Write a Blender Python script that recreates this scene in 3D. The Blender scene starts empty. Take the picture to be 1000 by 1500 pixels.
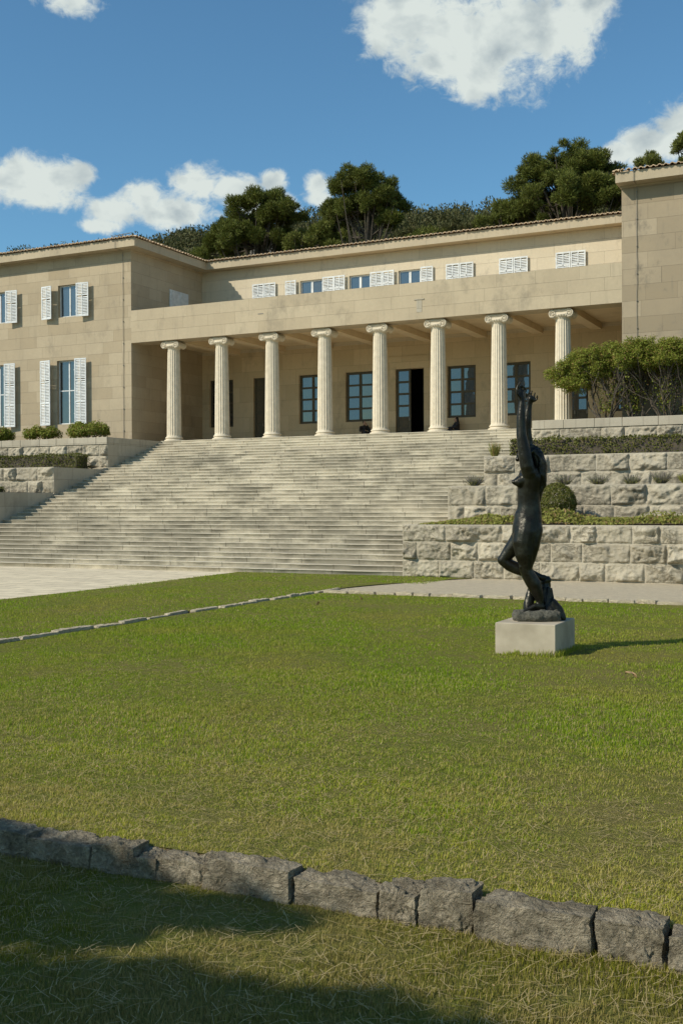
import bpy, math, random
import numpy as np
from mathutils import Vector, Matrix
random.seed(7); RNG = np.random.default_rng(7)
S = bpy.context.scene; COL = S.collection; PI = math.pi

# ------------------------------------------------------------------ camera
YAW, PITCH, ROLL = 0.453992, -0.006263, -0.004425
Fv = Vector((-math.sin(YAW)*math.cos(PITCH), math.cos(YAW)*math.cos(PITCH), math.sin(PITCH)))
R0 = Vector((math.cos(YAW), math.sin(YAW), 0)); U0 = R0.cross(Fv)
Rv = R0*math.cos(ROLL)+U0*math.sin(ROLL); Uv = U0*math.cos(ROLL)-R0*math.sin(ROLL)
cd = bpy.data.cameras.new('camera'); cam = bpy.data.objects.new('camera', cd); COL.objects.link(cam)
cd.sensor_fit = 'VERTICAL'; cd.sensor_height = 24; cd.sensor_width = 36; cd.lens = 24*1630.9/1500
cd.clip_start = .05; cd.clip_end = 3000
cam.matrix_world = Matrix(((Rv.x, Uv.x, -Fv.x, 0), (Rv.y, Uv.y, -Fv.y, 0), (Rv.z, Uv.z, -Fv.z, 0), (0, 0, 0, 1)))
S.camera = cam

# ------------------------------------------------------------------ light
SUN = Vector((.85, 1.0, -.98)).normalized()          # the way the light travels
sd = bpy.data.lights.new('sun', 'SUN'); sd.energy = 4.9; sd.angle = math.radians(.5); sd.color = (1, .92, .775)
so = bpy.data.objects.new('sun', sd); COL.objects.link(so); so.rotation_euler = SUN.to_track_quat('-Z', 'Y').to_euler(); so.location = (-20, -20, 30)
S.view_settings.view_transform = 'Standard'; S.view_settings.look = 'None'; S.view_settings.exposure = -0.15; S.view_settings.gamma = 1

# cloud lobes: azimuth (from +Y towards +X), elevation, half width, half height
CLOUDS = [(-0.3910,0.4085,0.0425,0.0353),(-0.4154,0.4039,0.0183,0.0255),(-0.3304,0.3908,0.0656,0.0407),(-0.2707,0.3976,0.0526,0.0351),(-0.2354,0.4100,0.0289,0.0247),(-0.3306,0.3594,0.0330,0.0200),(-0.3668,0.3766,0.0303,0.0183),(-0.3181,0.4603,0.1175,0.0518),
 (-0.1783,0.2986,0.0337,0.0160),(-0.1501,0.3147,0.0331,0.0261),(-0.2126,0.2959,0.0172,0.0097),(-0.1225,0.3014,0.0484,0.0364),
 (-0.7329,0.2735,0.0343,0.0227),(-0.7044,0.2754,0.0289,0.0164),(-0.6812,0.2823,0.0140,0.0109),(-0.7720,0.2733,0.0335,0.0241),(-0.7102,0.2613,0.0347,0.0110),
 (-0.6522,0.2533,0.0266,0.0123),(-0.6255,0.2656,0.0191,0.0145),(-0.5805,0.2784,0.0272,0.0167),(-0.5987,0.2553,0.0422,0.0141),(-0.5503,0.2763,0.0304,0.0123),(-0.5138,0.2826,0.0134,0.0090),(-0.5261,0.2626,0.0366,0.0113),(-0.6640,0.2415,0.0176,0.0068),
 (-0.4759,0.2811,0.0135,0.0124),(-0.4742,0.2687,0.0135,0.0091),(-0.6930,0.4130,0.0480,0.0190,.42),(-0.30,.345,.05,.02,.25),
 (2.6,.35,.5,.12),(-2.4,.3,.4,.1),(1.2,.4,.4,.12)]
class NT:
    """small node-tree writer"""
    def __init__(s, t): s.t = t; s.n = t.nodes; s.l = t.links
    def new(s, k, **kw):
        n = s.n.new(k)
        for a, b in kw.items(): setattr(n, a, b)
        return n
    def put(s, sock, v):
        if isinstance(v, bpy.types.NodeSocket): s.l.new(v, sock)
        elif v is not None: sock.default_value = v
    def math(s, op, a, b=None, c=None, clamp=False):
        n = s.new('ShaderNodeMath', operation=op); n.use_clamp = clamp
        s.put(n.inputs[0], a); s.put(n.inputs[1], b); s.put(n.inputs[2], c); return n.outputs[0]
    def vmath(s, op, a, b=None):
        n = s.new('ShaderNodeVectorMath', operation=op); s.put(n.inputs[0], a); s.put(n.inputs[1], b)
        return n.outputs['Value'] if op in ('LENGTH', 'DOT_PRODUCT') else n.outputs[0]
    def mix(s, f, a, b, blend='MIX'):
        n = s.new('ShaderNodeMix', data_type='RGBA', blend_type=blend); s.put(n.inputs[0], f)
        s.put(n.inputs[6], c4(a)); s.put(n.inputs[7], c4(b)); return n.outputs[2]
    def noise(s, vec, scale, detail=4, rough=.55, dist=0):
        n = s.new('ShaderNodeTexNoise'); s.put(n.inputs['Vector'], vec); s.put(n.inputs['Scale'], scale)
        n.inputs['Detail'].default_value = detail; n.inputs['Roughness'].default_value = rough; n.inputs['Distortion'].default_value = dist
        return n.outputs[0]
    def ramp(s, f, lo, hi, a=0., b=1.):
        n = s.new('ShaderNodeMapRange'); s.put(n.inputs[0], f); n.inputs[1].default_value = lo; n.inputs[2].default_value = hi
        n.inputs[3].default_value = a; n.inputs[4].default_value = b; return n.outputs[0]
    def comb(s, x, y, z):
        n = s.new('ShaderNodeCombineXYZ'); s.put(n.inputs[0], x); s.put(n.inputs[1], y); s.put(n.inputs[2], z); return n.outputs[0]
    def sep(s, v):
        n = s.new('ShaderNodeSeparateXYZ'); s.put(n.inputs[0], v); return n.outputs
def c4(c):
    return (*c, 1) if isinstance(c, tuple) and len(c) == 3 else c

W = bpy.data.worlds.new('World'); S.world = W; W.use_nodes = True
t = NT(W.node_tree); t.n.clear()
sky = t.new('ShaderNodeTexSky', sky_type='NISHITA'); sky.sun_disc = False
sky.sun_elevation = math.asin(-SUN.z); sky.sun_rotation = math.atan2(-SUN.x, -SUN.y); sky.air_density = 1.0; sky.dust_density = .25; sky.ozone_density = 1.6; sky.altitude = 100
skycol = sky.outputs[0]
tc = t.new('ShaderNodeTexCoord').outputs['Generated']
d = t.vmath('NORMALIZE', tc); x, y, z = t.sep(d)[:3]
az = t.math('ARCTAN2', x, y); el = t.math('ARCSINE', z)
ae = t.comb(az, el, 0.0)
F = None
for (a, e, ra, re, *wt) in CLOUDS:
    v = t.vmath('MULTIPLY', t.vmath('SUBTRACT', ae, (a, e, 0)), (1/ra, 1/re, 0))
    g = t.math('SUBTRACT', wt[0] if wt else 1.0, t.vmath('LENGTH', v))
    F = g if F is None else t.math('SMOOTH_MAX', F, g, .25)
aes = t.vmath('MULTIPLY', ae, (1, 1.25, 0))
n1 = t.noise(aes, 22, 8, .62, .4); n2 = t.noise(aes, 75, 6, .65, .6); r1 = t.noise(aes, 17, 4, .5, .3); r2 = t.noise(t.vmath('ADD', aes, (.014, -.012, 0)), 17, 4, .5, .3)
fld = t.math('ADD', F, t.math('ADD', t.math('MULTIPLY', t.math('SUBTRACT', n1, .5), 1.7), t.math('MULTIPLY', t.math('SUBTRACT', n2, .5), 1.0)))
mask = t.ramp(fld, -.22, .46)
mask = t.math('MULTIPLY', mask, t.math('MULTIPLY', mask, t.math('SUBTRACT', 3.0, t.math('MULTIPLY', mask, 2.0))))
relief = t.math('MULTIPLY', t.math('SUBTRACT', r1, r2), 2.6)            # lobes facing the sun are brighter
core = t.ramp(t.noise(aes, 14, 5, .55), .38, .68)
dens = t.math('MULTIPLY', t.ramp(fld, .3, 1.1), core)
shade = t.math('ADD', t.math('SUBTRACT', 1.0, t.math('MULTIPLY', dens, .62)), relief, clamp=True)
cloud = t.mix(shade, (3.0, 3.75, 4.2), (6.6, 7.2, 6.9))
skyc = t.mix(1.0, skycol, (.72, 1.10, 1.20), 'MULTIPLY')
out = t.mix(mask, skyc, cloud)
bg = t.new('ShaderNodeBackground'); t.l.new(out, bg.inputs[0]); bg.inputs[1].default_value = .118
t.l.new(bg.outputs[0], t.new('ShaderNodeOutputWorld').inputs[0])

# ------------------------------------------------------------------ helpers: noise, meshes, tags
def _h(i, j, k):
    v = (i*374761393+j*668265263+k*2147483647) & 0xffffffff
    v = ((v ^ (v >> 13))*1274126177) & 0xffffffff
    return ((v ^ (v >> 16)) & 0xffff)/65535.0*2-1
def vnoise(p):
    p = np.asarray(p, float); i = np.floor(p).astype(np.int64); f = p-i; f = f*f*(3-2*f)
    a, b, c = i[:, 0], i[:, 1], i[:, 2]; u, v, w = f[:, 0], f[:, 1], f[:, 2]; r = 0
    for dx in (0, 1):
        for dy in (0, 1):
            for dz in (0, 1):
                r = r+_h(a+dx, b+dy, c+dz)*(u if dx else 1-u)*(v if dy else 1-v)*(w if dz else 1-w)
    return r
def fbm(p, o=4, g=.5):
    p = np.asarray(p, float); r = 0; a = 1
    for k in range(o): r = r+a*vnoise(p*(2**k)+k*17.3); a *= g
    return r
def setp(o, label=None, cat=None, group=None, kind=None):
    if label: o['label'] = label
    if cat: o['category'] = cat
    if group: o['group'] = group
    if kind: o['kind'] = kind
    return o
def empty(name, loc, rz=0):
    o = bpy.data.objects.new(name, None); COL.objects.link(o); o.location = loc; o.rotation_euler = (0, 0, rz); o.empty_display_size = .2; return o
def link(name, me, mat=None, parent=None):
    o = bpy.data.objects.new(name, me); COL.objects.link(o)
    if mat is not None: me.materials.append(mat)
    if parent: o.parent = parent; o.matrix_parent_inverse = Matrix.Identity(4)
    return o
def npmesh(name, V, Fq, mat=None, parent=None, smooth=False, attr=None):
    """V (n,3), Fq (m,k) all faces k-sided; attr: name -> per-vertex float"""
    me = bpy.data.meshes.new(name); V = np.asarray(V, np.float32); Fq = np.asarray(Fq, np.int32); m, k = Fq.shape
    me.vertices.add(len(V)); me.vertices.foreach_set('co', V.ravel())
    me.loops.add(m*k); me.loops.foreach_set('vertex_index', Fq.ravel())
    me.polygons.add(m); me.polygons.foreach_set('loop_start', np.arange(0, m*k, k, dtype=np.int32))
    if smooth: me.polygons.foreach_set('use_smooth', np.ones(m, bool))
    if attr:
        for an, av in attr.items():
            A = me.attributes.new(an, 'FLOAT', 'POINT'); A.data.foreach_set('value', np.asarray(av, np.float32))
    me.update(calc_edges=True)
    return link(name, me, mat, parent)
class MB:
    """collects pieces, builds ONE mesh object"""
    def __init__(s): s.v = []; s.f = []; s.a = []
    def add(s, v, f, a=0.):
        o = len(s.v); s.v += [tuple(q) for q in v]; s.f += [tuple(i+o for i in q) for q in f]; s.a += [a]*len(v)
    def box(s, x0, x1, y0, y1, z0, z1, a=0., bev=0.):
        if x1 < x0: x0, x1 = x1, x0
        if y1 < y0: y0, y1 = y1, y0
        if bev <= 0:
            v = [(x0,y0,z0),(x1,y0,z0),(x1,y1,z0),(x0,y1,z0),(x0,y0,z1),(x1,y0,z1),(x1,y1,z1),(x0,y1,z1)]
            s.add(v, [(0,3,2,1),(4,5,6,7),(0,1,5,4),(1,2,6,5),(2,3,7,6),(3,0,4,7)], a); return
        b = bev; v = []
        for X, Y, Z, sx, sy, sz in [(x,y,z,(1 if x==x0 else -1),(1 if y==y0 else -1),(1 if z==z0 else -1)) for x in (x0,x1) for y in (y0,y1) for z in (z0,z1)]:
            v += [(X, Y+sy*b, Z+sz*b), (X+sx*b, Y, Z+sz*b), (X+sx*b, Y+sy*b, Z)]
        I = lambda i, j, k, a_: ((i*2+j)*2+k)*3+a_
        f = []
        for i in (0,1):
            q = [I(i,0,0,0), I(i,1,0,0), I(i,1,1,0), I(i,0,1,0)]; f.append(q if i else q[::-1])
            q = [I(0,i,0,1), I(1,i,0,1), I(1,i,1,1), I(0,i,1,1)]; f.append(q[::-1] if i else q)
            q = [I(0,0,i,2), I(1,0,i,2), I(1,1,i,2), I(0,1,i,2)]; f.append(q if i else q[::-1])
        for i in (0,1):
            for j in (0,1):
                q = [I(i,j,0,0), I(i,j,1,0), I(i,j,1,1), I(i,j,0,1)]; f.append(q if i == j else q[::-1])
                q = [I(i,0,j,0), I(i,1,j,0), I(i,1,j,2), I(i,0,j,2)]; f.append(q[::-1] if i == j else q)
                q = [I(0,i,j,1), I(1,i,j,1), I(1,i,j,2), I(0,i,j,2)]; f.append(q if i == j else q[::-1])
                for k in (0,1):
                    q = [I(i,j,k,0), I(i,j,k,1), I(i,j,k,2)]; f.append(q if (i+j+k) % 2 else q[::-1])
        s.add(v, f, a)
    def quad(s, p, a=0.): s.add(p, [(0,1,2,3)], a)
    def tube(s, pts, rad, n=8, cap=True, a=0., sy=1.):
        pts = [Vector(p) for p in pts]; rad = rad if isinstance(rad, (list, tuple)) else [rad]*len(pts)
        V = []; up = None
        for i, p in enumerate(pts):
            tg = (pts[min(i+1, len(pts)-1)]-pts[max(i-1, 0)])
            tg = tg.normalized() if tg.length > 1e-9 else Vector((0,0,1))
            if up is None: up = tg.orthogonal().normalized()
            up = (up-tg*up.dot(tg)); up = up.normalized() if up.length > 1e-6 else tg.orthogonal().normalized()
            w = tg.cross(up)
            for k in range(n):
                an = 2*PI*k/n; V.append(p+up*math.cos(an)*rad[i]+w*math.sin(an)*rad[i]*sy)
        f = []
        for i in range(len(pts)-1):
            for k in range(n): f.append((i*n+k, i*n+(k+1) % n, (i+1)*n+(k+1) % n, (i+1)*n+k))
        if cap: f.append(tuple(range(n-1, -1, -1))); f.append(tuple((len(pts)-1)*n+k for k in range(n)))
        s.add(V, f, a)
    def lathe(s, c, prof, n=32, a=0.):
        V = []; f = []
        for (r, zz) in prof:
            for k in range(n): V.append((c[0]+r*math.cos(2*PI*k/n), c[1]+r*math.sin(2*PI*k/n), c[2]+zz))
        for i in range(len(prof)-1):
            for k in range(n): f.append((i*n+k, i*n+(k+1) % n, (i+1)*n+(k+1) % n, (i+1)*n+k))
        f.append(tuple(range(n-1, -1, -1))); f.append(tuple((len(prof)-1)*n+k for k in range(n)))
        s.add(V, f, a)
    def build(s, name, mat, parent=None, smooth=False, tint=False):
        me = bpy.data.meshes.new(name); me.from_pydata(s.v, [], s.f)
        if smooth: me.polygons.foreach_set('use_smooth', [True]*len(me.polygons))
        if tint:
            A = me.attributes.new('tint', 'FLOAT', 'POINT'); A.data.foreach_set('value', s.a)
        me.update(); return link(name, me, mat, parent)
ONES = ['zeroth','first','second','third','fourth','fifth','sixth','seventh','eighth','ninth','tenth','eleventh','twelfth','thirteenth','fourteenth','fifteenth','sixteenth','seventeenth','eighteenth','nineteenth','twentieth']
def ordn(n):
    if n <= 20: return ONES[n]
    return {2:'twenty',3:'thirty',4:'forty'}[n//10]+'-'+ONES[n % 10] if n % 10 else {30:'thirtieth',40:'fortieth'}[n]

# ------------------------------------------------------------------ materials
def newmat(name):
    m = bpy.data.materials.new(name); m.use_nodes = True; t = NT(m.node_tree); t.n.clear()
    b = t.new('ShaderNodeBsdfPrincipled'); o = t.new('ShaderNodeOutputMaterial'); t.l.new(b.outputs[0], o.inputs[0])
    g = t.new('ShaderNodeNewGeometry')
    return m, t, b, g, o
def bump(t, b, h, strength=.5, dist=.02):
    n = t.new('ShaderNodeBump'); n.inputs['Strength'].default_value = strength; n.inputs['Distance'].default_value = dist
    t.l.new(h, n.inputs['Height']); t.l.new(n.outputs[0], b.inputs['Normal'])
def plain(name, c, rough=.6, c2=None, sc=6, bmp=0., metal=0., spec=None):
    m, t, b, g, o = newmat(name)
    n = t.noise(g.outputs['Position'], sc, 5)
    b.inputs['Roughness'].default_value = rough; b.inputs['Metallic'].default_value = metal
    t.put(b.inputs['Base Color'], t.mix(t.ramp(n, .35, .65), c, c2 or tuple(q*.8 for q in c)))
    if spec is not None: b.inputs['Specular IOR Level'].default_value = spec
    if bmp: bump(t, b, n, .6, bmp)
    return m
def wallcoord(t, g):
    P = t.sep(g.outputs['Position']); N = t.sep(g.outputs['True Normal'])
    ax = t.math('GREATER_THAN', t.math('ABSOLUTE', N[0]), .7); azn = t.math('GREATER_THAN', t.math('ABSOLUTE', N[2]), .7)
    u = t.math('ADD', t.math('MULTIPLY', P[0], t.math('SUBTRACT', 1.0, ax)), t.math('MULTIPLY', P[1], ax))
    v = t.math('ADD', t.math('MULTIPLY', P[2], t.math('SUBTRACT', 1.0, azn)), t.math('MULTIPLY', P[1], azn))
    return u, v, P
def ashlar(name, ca, cb, bw=1.15, bh=.52, mort=.006, zoff=0., stain=.35, joint=(.16,.13,.09), grain=.5, streak=.35):
    m, t, b, g, o = newmat(name); u, v, P = wallcoord(t, g)
    v = t.math('SUBTRACT', v, zoff)
    row = t.math('FLOOR', t.math('DIVIDE', v, bh))
    wob = t.noise(t.comb(t.math('MULTIPLY', u, .42), t.math('MULTIPLY', row, 7.31), 0.0), 1.0, 1)
    u2 = t.math('ADD', u, t.math('MULTIPLY', wob, 1.5)); u2 = t.math('ADD', u2, t.math('MULTIPLY', t.math('SINE', t.math('MULTIPLY', row, 12.9)), .8))
    br = t.new('ShaderNodeTexBrick'); t.l.new(t.comb(u2, v, 0.0), br.inputs['Vector'])
    br.inputs['Color1'].default_value = (0,0,0,1); br.inputs['Color2'].default_value = (1,1,1,1); br.inputs['Mortar'].default_value = (.5,.5,.5,1)
    br.inputs['Scale'].default_value = 1; br.inputs['Mortar Size'].default_value = mort; br.inputs['Mortar Smooth'].default_value = .3
    br.inputs['Brick Width'].default_value = bw; br.inputs['Row Height'].default_value = bh; br.offset = .5; br.squash = 1
    rnd = t.sep(br.outputs['Color'])[0]
    base = t.mix(rnd, ca, cb)
    pv = g.outputs['Position']
    n1 = t.noise(pv, .55, 6, .6); n2 = t.noise(pv, 9, 6, .7); n3 = t.noise(t.vmath('MULTIPLY', pv, (3.5, 3.5, .5)), 1, 5, .6)
    base = t.mix(t.ramp(n1, .35, .7, 0, stain), base, tuple(q*.62 for q in ca))
    base = t.mix(t.ramp(n2, .3, .72, 0, grain*.42), base, tuple(q*.55 for q in ca))
    base = t.mix(t.ramp(n3, .56, .8, 0, stain*.9), base, (.2,.175,.135))
    if streak:                                   # dark lichen patches and rain marks with a shape of their own
        n4 = t.noise(t.vmath('MULTIPLY', pv, (1.3, 1.3, .9)), 1, 7, .72); n5 = t.noise(pv, .22, 2)
        base = t.mix(t.ramp(t.math('ADD', n4, t.math('MULTIPLY', n5, .5)), .81, .97, 0, streak), base, (.17,.15,.115))
    base = t.mix(t.math('MULTIPLY', br.outputs['Fac'], .55), base, joint)
    t.put(b.inputs['Base Color'], base); b.inputs['Roughness'].default_value = .88; b.inputs['Specular IOR Level'].default_value = .2
    h = t.math('SUBTRACT', t.math('MULTIPLY', t.noise(pv, 22, 5, .7), .5), t.math('MULTIPLY', br.outputs['Fac'], .8))
    bump(t, b, h, .55, .018)
    return m
M = {}
M['wall'] = ashlar('facade_stone', (.495,.41,.282), (.41,.33,.218), 1.25, .55, .005, 3.0)
M['wallr'] = ashlar('darker_facade_stone', (.48,.395,.275), (.30,.24,.155), 1.35, .62, .006, 2.86, .75, streak=.75)
M['upper'] = ashlar('upper_wall_stone', (.66,.57,.42), (.58,.50,.36), 1.5, .55, .004, 3.0, .25)
M['porch'] = ashlar('porch_stone', (.66,.53,.34), (.53,.42,.26), 1.3, .78, .005, 3.0, .3)
M['beam'] = ashlar('entablature_stone', (.54,.45,.31), (.47,.385,.26), 1.5, .52, .005, 7.8, .35, streak=.38)
M['cornice'] = ashlar('cornice_stone', (.53,.445,.31), (.47,.39,.27), 2.2, 3.0, .005, 10.1, .35)
M['sidewall'] = ashlar('smooth_ashlar', (.52,.465,.36), (.43,.38,.285), 1.1, .55, .006, 0.0, .5)
M['column'] = plain('column_limestone', (.67,.585,.44), .75, (.57,.495,.365), 5, .004)
M['plaster'] = plain('porch_ceiling_plaster', (.72,.58,.38), .9, (.64,.51,.33), 1.5)
M['tile'] = plain('clay_tile', (.60,.44,.27), .85, (.40,.29,.18), 3.5, .01)
M['white'] = plain('white_shutter_paint', (.72,.74,.73), .6, (.56,.58,.57), 5)
M['wood'] = plain('dark_stained_wood', (.085,.070,.036), .6, (.062,.052,.028), 12)
M['woodin'] = plain('dark_door_panel', (.10,.078,.038), .6, (.07,.055,.03), 9)
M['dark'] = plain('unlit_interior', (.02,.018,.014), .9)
M['cable'] = plain('weathered_cable', (.22,.20,.16), .6)
M['marble'] = plain('plinth_stone', (.47,.41,.31), .9, (.35,.30,.22), 2.6, .008, spec=.1)
def m_glass(name, tint=(.012,.016,.018), k=.42):
    m, t, b, g, o = newmat(name)
    b.inputs['Base Color'].default_value = c4(tint); b.inputs['Roughness'].default_value = .25
    gl = t.new('ShaderNodeBsdfGlossy'); gl.inputs['Roughness'].default_value = .02; gl.inputs['Color'].default_value = (.80,.84,.88,1)
    n = t.noise(g.outputs['Position'], 1.4, 2); bp = t.new('ShaderNodeBump'); bp.inputs['Strength'].default_value = .25; bp.inputs['Distance'].default_value = .02
    t.l.new(n, bp.inputs['Height']); t.l.new(bp.outputs[0], gl.inputs['Normal'])
    mx = t.new('ShaderNodeMixShader'); mx.inputs[0].default_value = k
    t.l.new(b.outputs[0], mx.inputs[1]); t.l.new(gl.outputs[0], mx.inputs[2]); t.l.new(mx.outputs[0], o.inputs[0]); return m
M['glass'] = m_glass('window_glass', k=.105); M['glasslow'] = m_glass('dark_window_glass', (.008,.008,.007), .12); M['glasscurtain'] = m_glass('glass_before_curtain', (.035,.05,.065), .12)
def m_rock(name, ca, cb, cd_, sc=3., bd=.03, use_tint=True):
    m, t, b, g, o = newmat(name); pv = g.outputs['Position']
    n1 = t.noise(pv, sc, 8, .65); n2 = t.noise(pv, sc*6, 6, .7); n3 = t.noise(pv, sc*.4, 3, .5)
    base = t.mix(t.ramp(n1, .35, .65), ca, cb)
    if use_tint:
        at = t.new('ShaderNodeAttribute'); at.attribute_name = 'tint'
        base = t.mix(t.math('MULTIPLY', at.outputs['Fac'], .55), base, cd_)
    base = t.mix(t.ramp(n2, .5, .72, 0, .6), base, cd_)
    base = t.mix(t.ramp(n3, .5, .75, 0, .4), base, tuple(q*.7 for q in ca))
    t.put(b.inputs['Base Color'], base); b.inputs['Roughness'].default_value = 1.; b.inputs['Specular IOR Level'].default_value = .04
    ns = t.noise(t.vmath('MULTIPLY', pv, (1, 1, 1.5)), sc*1.5, 7, .62, .7); cr = t.ramp(t.math('ABSOLUTE', t.math('SUBTRACT', ns, .5)), 0., .05)
    if use_tint:
        msk = t.ramp(t.noise(pv, 1.1, 2), .46, .56); crd = t.math('MULTIPLY', t.math('SUBTRACT', 1.0, cr), msk)
        base = t.mix(t.math('MULTIPLY', crd, .55), base, tuple(q*.5 for q in cd_)); t.put(b.inputs['Base Color'], base)
    else: crd = t.math('SUBTRACT', 1.0, cr)
    h = t.math('SUBTRACT', t.math('ADD', n2, t.math('MULTIPLY', ns, 1.6)), t.math('MULTIPLY', crd, .35))
    bump(t, b, h, .9, bd); return m
M['rustic'] = m_rock('rock_faced_limestone', (.55,.49,.37), (.43,.38,.285), (.26,.228,.17), 2.6, .028)
M['kerb'] = m_rock('weathered_grey_limestone', (.50,.43,.31), (.22,.188,.13), (.07,.06,.04), 7, .05, False)
M['flat'] = m_rock('pale_edging_limestone', (.60,.52,.37), (.48,.41,.29), (.25,.21,.14), 7, .02, False)
M['outcrop'] = m_rock('grey_hill_rock', (.30,.28,.25), (.22,.205,.18), (.09,.09,.06), .5, .3, False)
def m_steps():
    m, t, b, g, o = newmat('worn_stair_limestone'); P = t.sep(g.outputs['Position']); N = t.sep(g.outputs['True Normal'])
    row = t.math('FLOOR', t.math('DIVIDE', t.math('SUBTRACT', P[2], -2.0+.001), .13568))
    q = t.comb(P[0], t.math('MULTIPLY', row, .62), t.math('MULTIPLY', P[2], 2.0)); q0 = t.comb(t.math('ADD', P[0], t.math('MULTIPLY', row, .35)), t.math('MULTIPLY', row, .42), 0.0)
    br = t.new('ShaderNodeTexBrick'); t.l.new(t.comb(t.math('ADD', P[0], t.math('MULTIPLY', t.math('SINE', t.math('MULTIPLY', row, 5.17)), 3)), t.math('ADD', t.math('MULTIPLY', row, 1.0), .5), 0.0), br.inputs['Vector'])
    br.inputs['Color1'].default_value = (0,0,0,1); br.inputs['Color2'].default_value = (1,1,1,1); br.inputs['Scale'].default_value = 1
    br.inputs['Mortar Size'].default_value = .012; br.inputs['Brick Width'].default_value = 1.9; br.inputs['Row Height'].default_value = 1.0; br.inputs['Mortar Smooth'].default_value = 0
    a = t.noise(q0, .55, 6, .65); c = t.noise(q, 1.9, 6, .75); fine = t.noise(g.outputs['Position'], 26, 5, .7)
    big = t.noise(g.outputs['Position'], .16, 3, .5)
    st = t.math('ADD', t.math('MULTIPLY', a, .65), t.math('ADD', t.math('MULTIPLY', c, .45), t.math('MULTIPLY', big, .5)))
    low = t.ramp(P[2], 3.0, -2.0, -.10, .09)
    st = t.ramp(t.math('ADD', st, low), 0.72, .90)
    up = t.ramp(N[2], .3, .9)
    st = t.math('MULTIPLY', st, t.math('SUBTRACT', 1.0, t.math('MULTIPLY', up, .6)))
    base = t.mix(t.sep(br.outputs['Color'])[0], (.68,.61,.465), (.53,.47,.355))
    base = t.mix(t.math('MULTIPLY', st, .9), base, (.29,.26,.195))
    base = t.mix(t.ramp(fine, .5, .75, 0, .45), base, (.25,.22,.16))
    jt = t.math('MULTIPLY', t.math('GREATER_THAN', t.math('FRACT', t.math('MULTIPLY', br.outputs['Fac'], .999)), .5), 1.0)
    base = t.mix(t.math('MULTIPLY', jt, .8), base, (.14,.12,.09))
    t.put(b.inputs['Base Color'], base); b.inputs['Roughness'].default_value = .85; b.inputs['Specular IOR Level'].default_value = .2
    bump(t, b, t.math('ADD', fine, c), .5, .012); return m
M['steps'] = m_steps()
def m_pave():
    m, t, b, g, o = newmat('pale_paving_slabs'); P = g.outputs['Position']
    X = t.sep(P)
    wob = t.noise(P, .6, 2)
    br = t.new('ShaderNodeTexBrick'); t.l.new(t.comb(t.math('ADD', X[0], t.math('MULTIPLY', wob, .5)), t.math('ADD', X[1], t.math('MULTIPLY', wob, .35)), 0.0), br.inputs['Vector'])
    br.inputs['Color1'].default_value = (0,0,0,1); br.inputs['Color2'].default_value = (1,1,1,1)
    br.inputs['Scale'].default_value = 1; br.inputs['Mortar Size'].default_value = .02; br.inputs['Brick Width'].default_value = 1.3; br.inputs['Row Height'].default_value = .55
    n = t.noise(P, 2.5, 6, .65)
    base = t.mix(t.sep(br.outputs['Color'])[0], (.74,.645,.46), (.62,.54,.39)); base = t.mix(t.ramp(n, .45, .7, 0, .5), base, (.42,.36,.26))
    base = t.mix(t.math('MULTIPLY', br.outputs['Fac'], .7), base, (.22,.19,.12))
    t.put(b.inputs['Base Color'], base); b.inputs['Roughness'].default_value = 1; b.inputs['Specular IOR Level'].default_value = .05; bump(t, b, n, .5, .02); return m
M['pave'] = m_pave()
M['path'] = m_rock('gravel_path', (.68,.585,.42), (.56,.475,.335), (.32,.27,.18), 7, .03, False)
def m_ground(name, ca, cb, cc, s1=.5):
    m, t, b, g, o = newmat(name); P = g.outputs['Position']
    n1 = t.noise(P, s1, 6, .6); n2 = t.noise(P, 11, 6, .75); n3 = t.noise(P, 60, 3, .7)
    base = t.mix(t.ramp(n1, .38, .64), ca, cb); base = t.mix(t.ramp(n2, .42, .68, 0, .6), base, cc); base = t.mix(t.ramp(n3, .5, .7, 0, .5), base, tuple(q*.5 for q in ca))
    t.put(b.inputs['Base Color'], base); b.inputs['Roughness'].default_value = 1; b.inputs['Specular IOR Level'].default_value = .05
    bump(t, b, t.math('ADD', n2, n3), 1, .04); return m
M['turf'] = m_ground('turf_base', (.17,.20,.03), (.23,.21,.06), (.28,.22,.10))
M['soil'] = m_ground('dry_soil', (.16,.12,.075), (.12,.09,.055), (.22,.17,.11))
M['hill'] = m_ground('scrub_hillside', (.07,.065,.03), (.10,.085,.045), (.16,.14,.10), .08)
def m_leaf(name, ca, cb, cc=None, fc=.0, trans=.25, patch=None, rough=.6):
    m, t, b, g, o = newmat(name); r = g.outputs['Random Per Island']
    base = t.mix(r, ca, cb)
    if cc is not None: base = t.mix(t.ramp(t.math('FRACT', t.math('MULTIPLY', r, 37.7)), 1-fc-.01, 1-fc+.01), base, cc)
    if patch is not None:
        sc, pc, lo, hi, mx_ = patch; base = t.mix(t.ramp(t.noise(g.outputs['Position'], sc, 5, .6), lo, hi, 0, mx_), base, pc)
    t.put(b.inputs['Base Color'], base); b.inputs['Roughness'].default_value = rough; b.inputs['Specular IOR Level'].default_value = 0. if 'grass' in name or 'straw' in name else .2
    tr = t.new('ShaderNodeBsdfTranslucent'); t.put(tr.inputs['Color'], base); mx = t.new('ShaderNodeMixShader'); mx.inputs[0].default_value = trans
    t.l.new(b.outputs[0], mx.inputs[1]); t.l.new(tr.outputs[0], mx.inputs[2]); t.l.new(mx.outputs[0], o.inputs[0]); return m
M['pine'] = m_leaf('pine_needles', (.10,.125,.022), (.165,.18,.035), (.06,.06,.02), .12, .2)
M['pine2'] = m_leaf('lighter_pine_needles', (.13,.155,.03), (.20,.21,.045), (.09,.09,.03), .15, .2)
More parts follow.
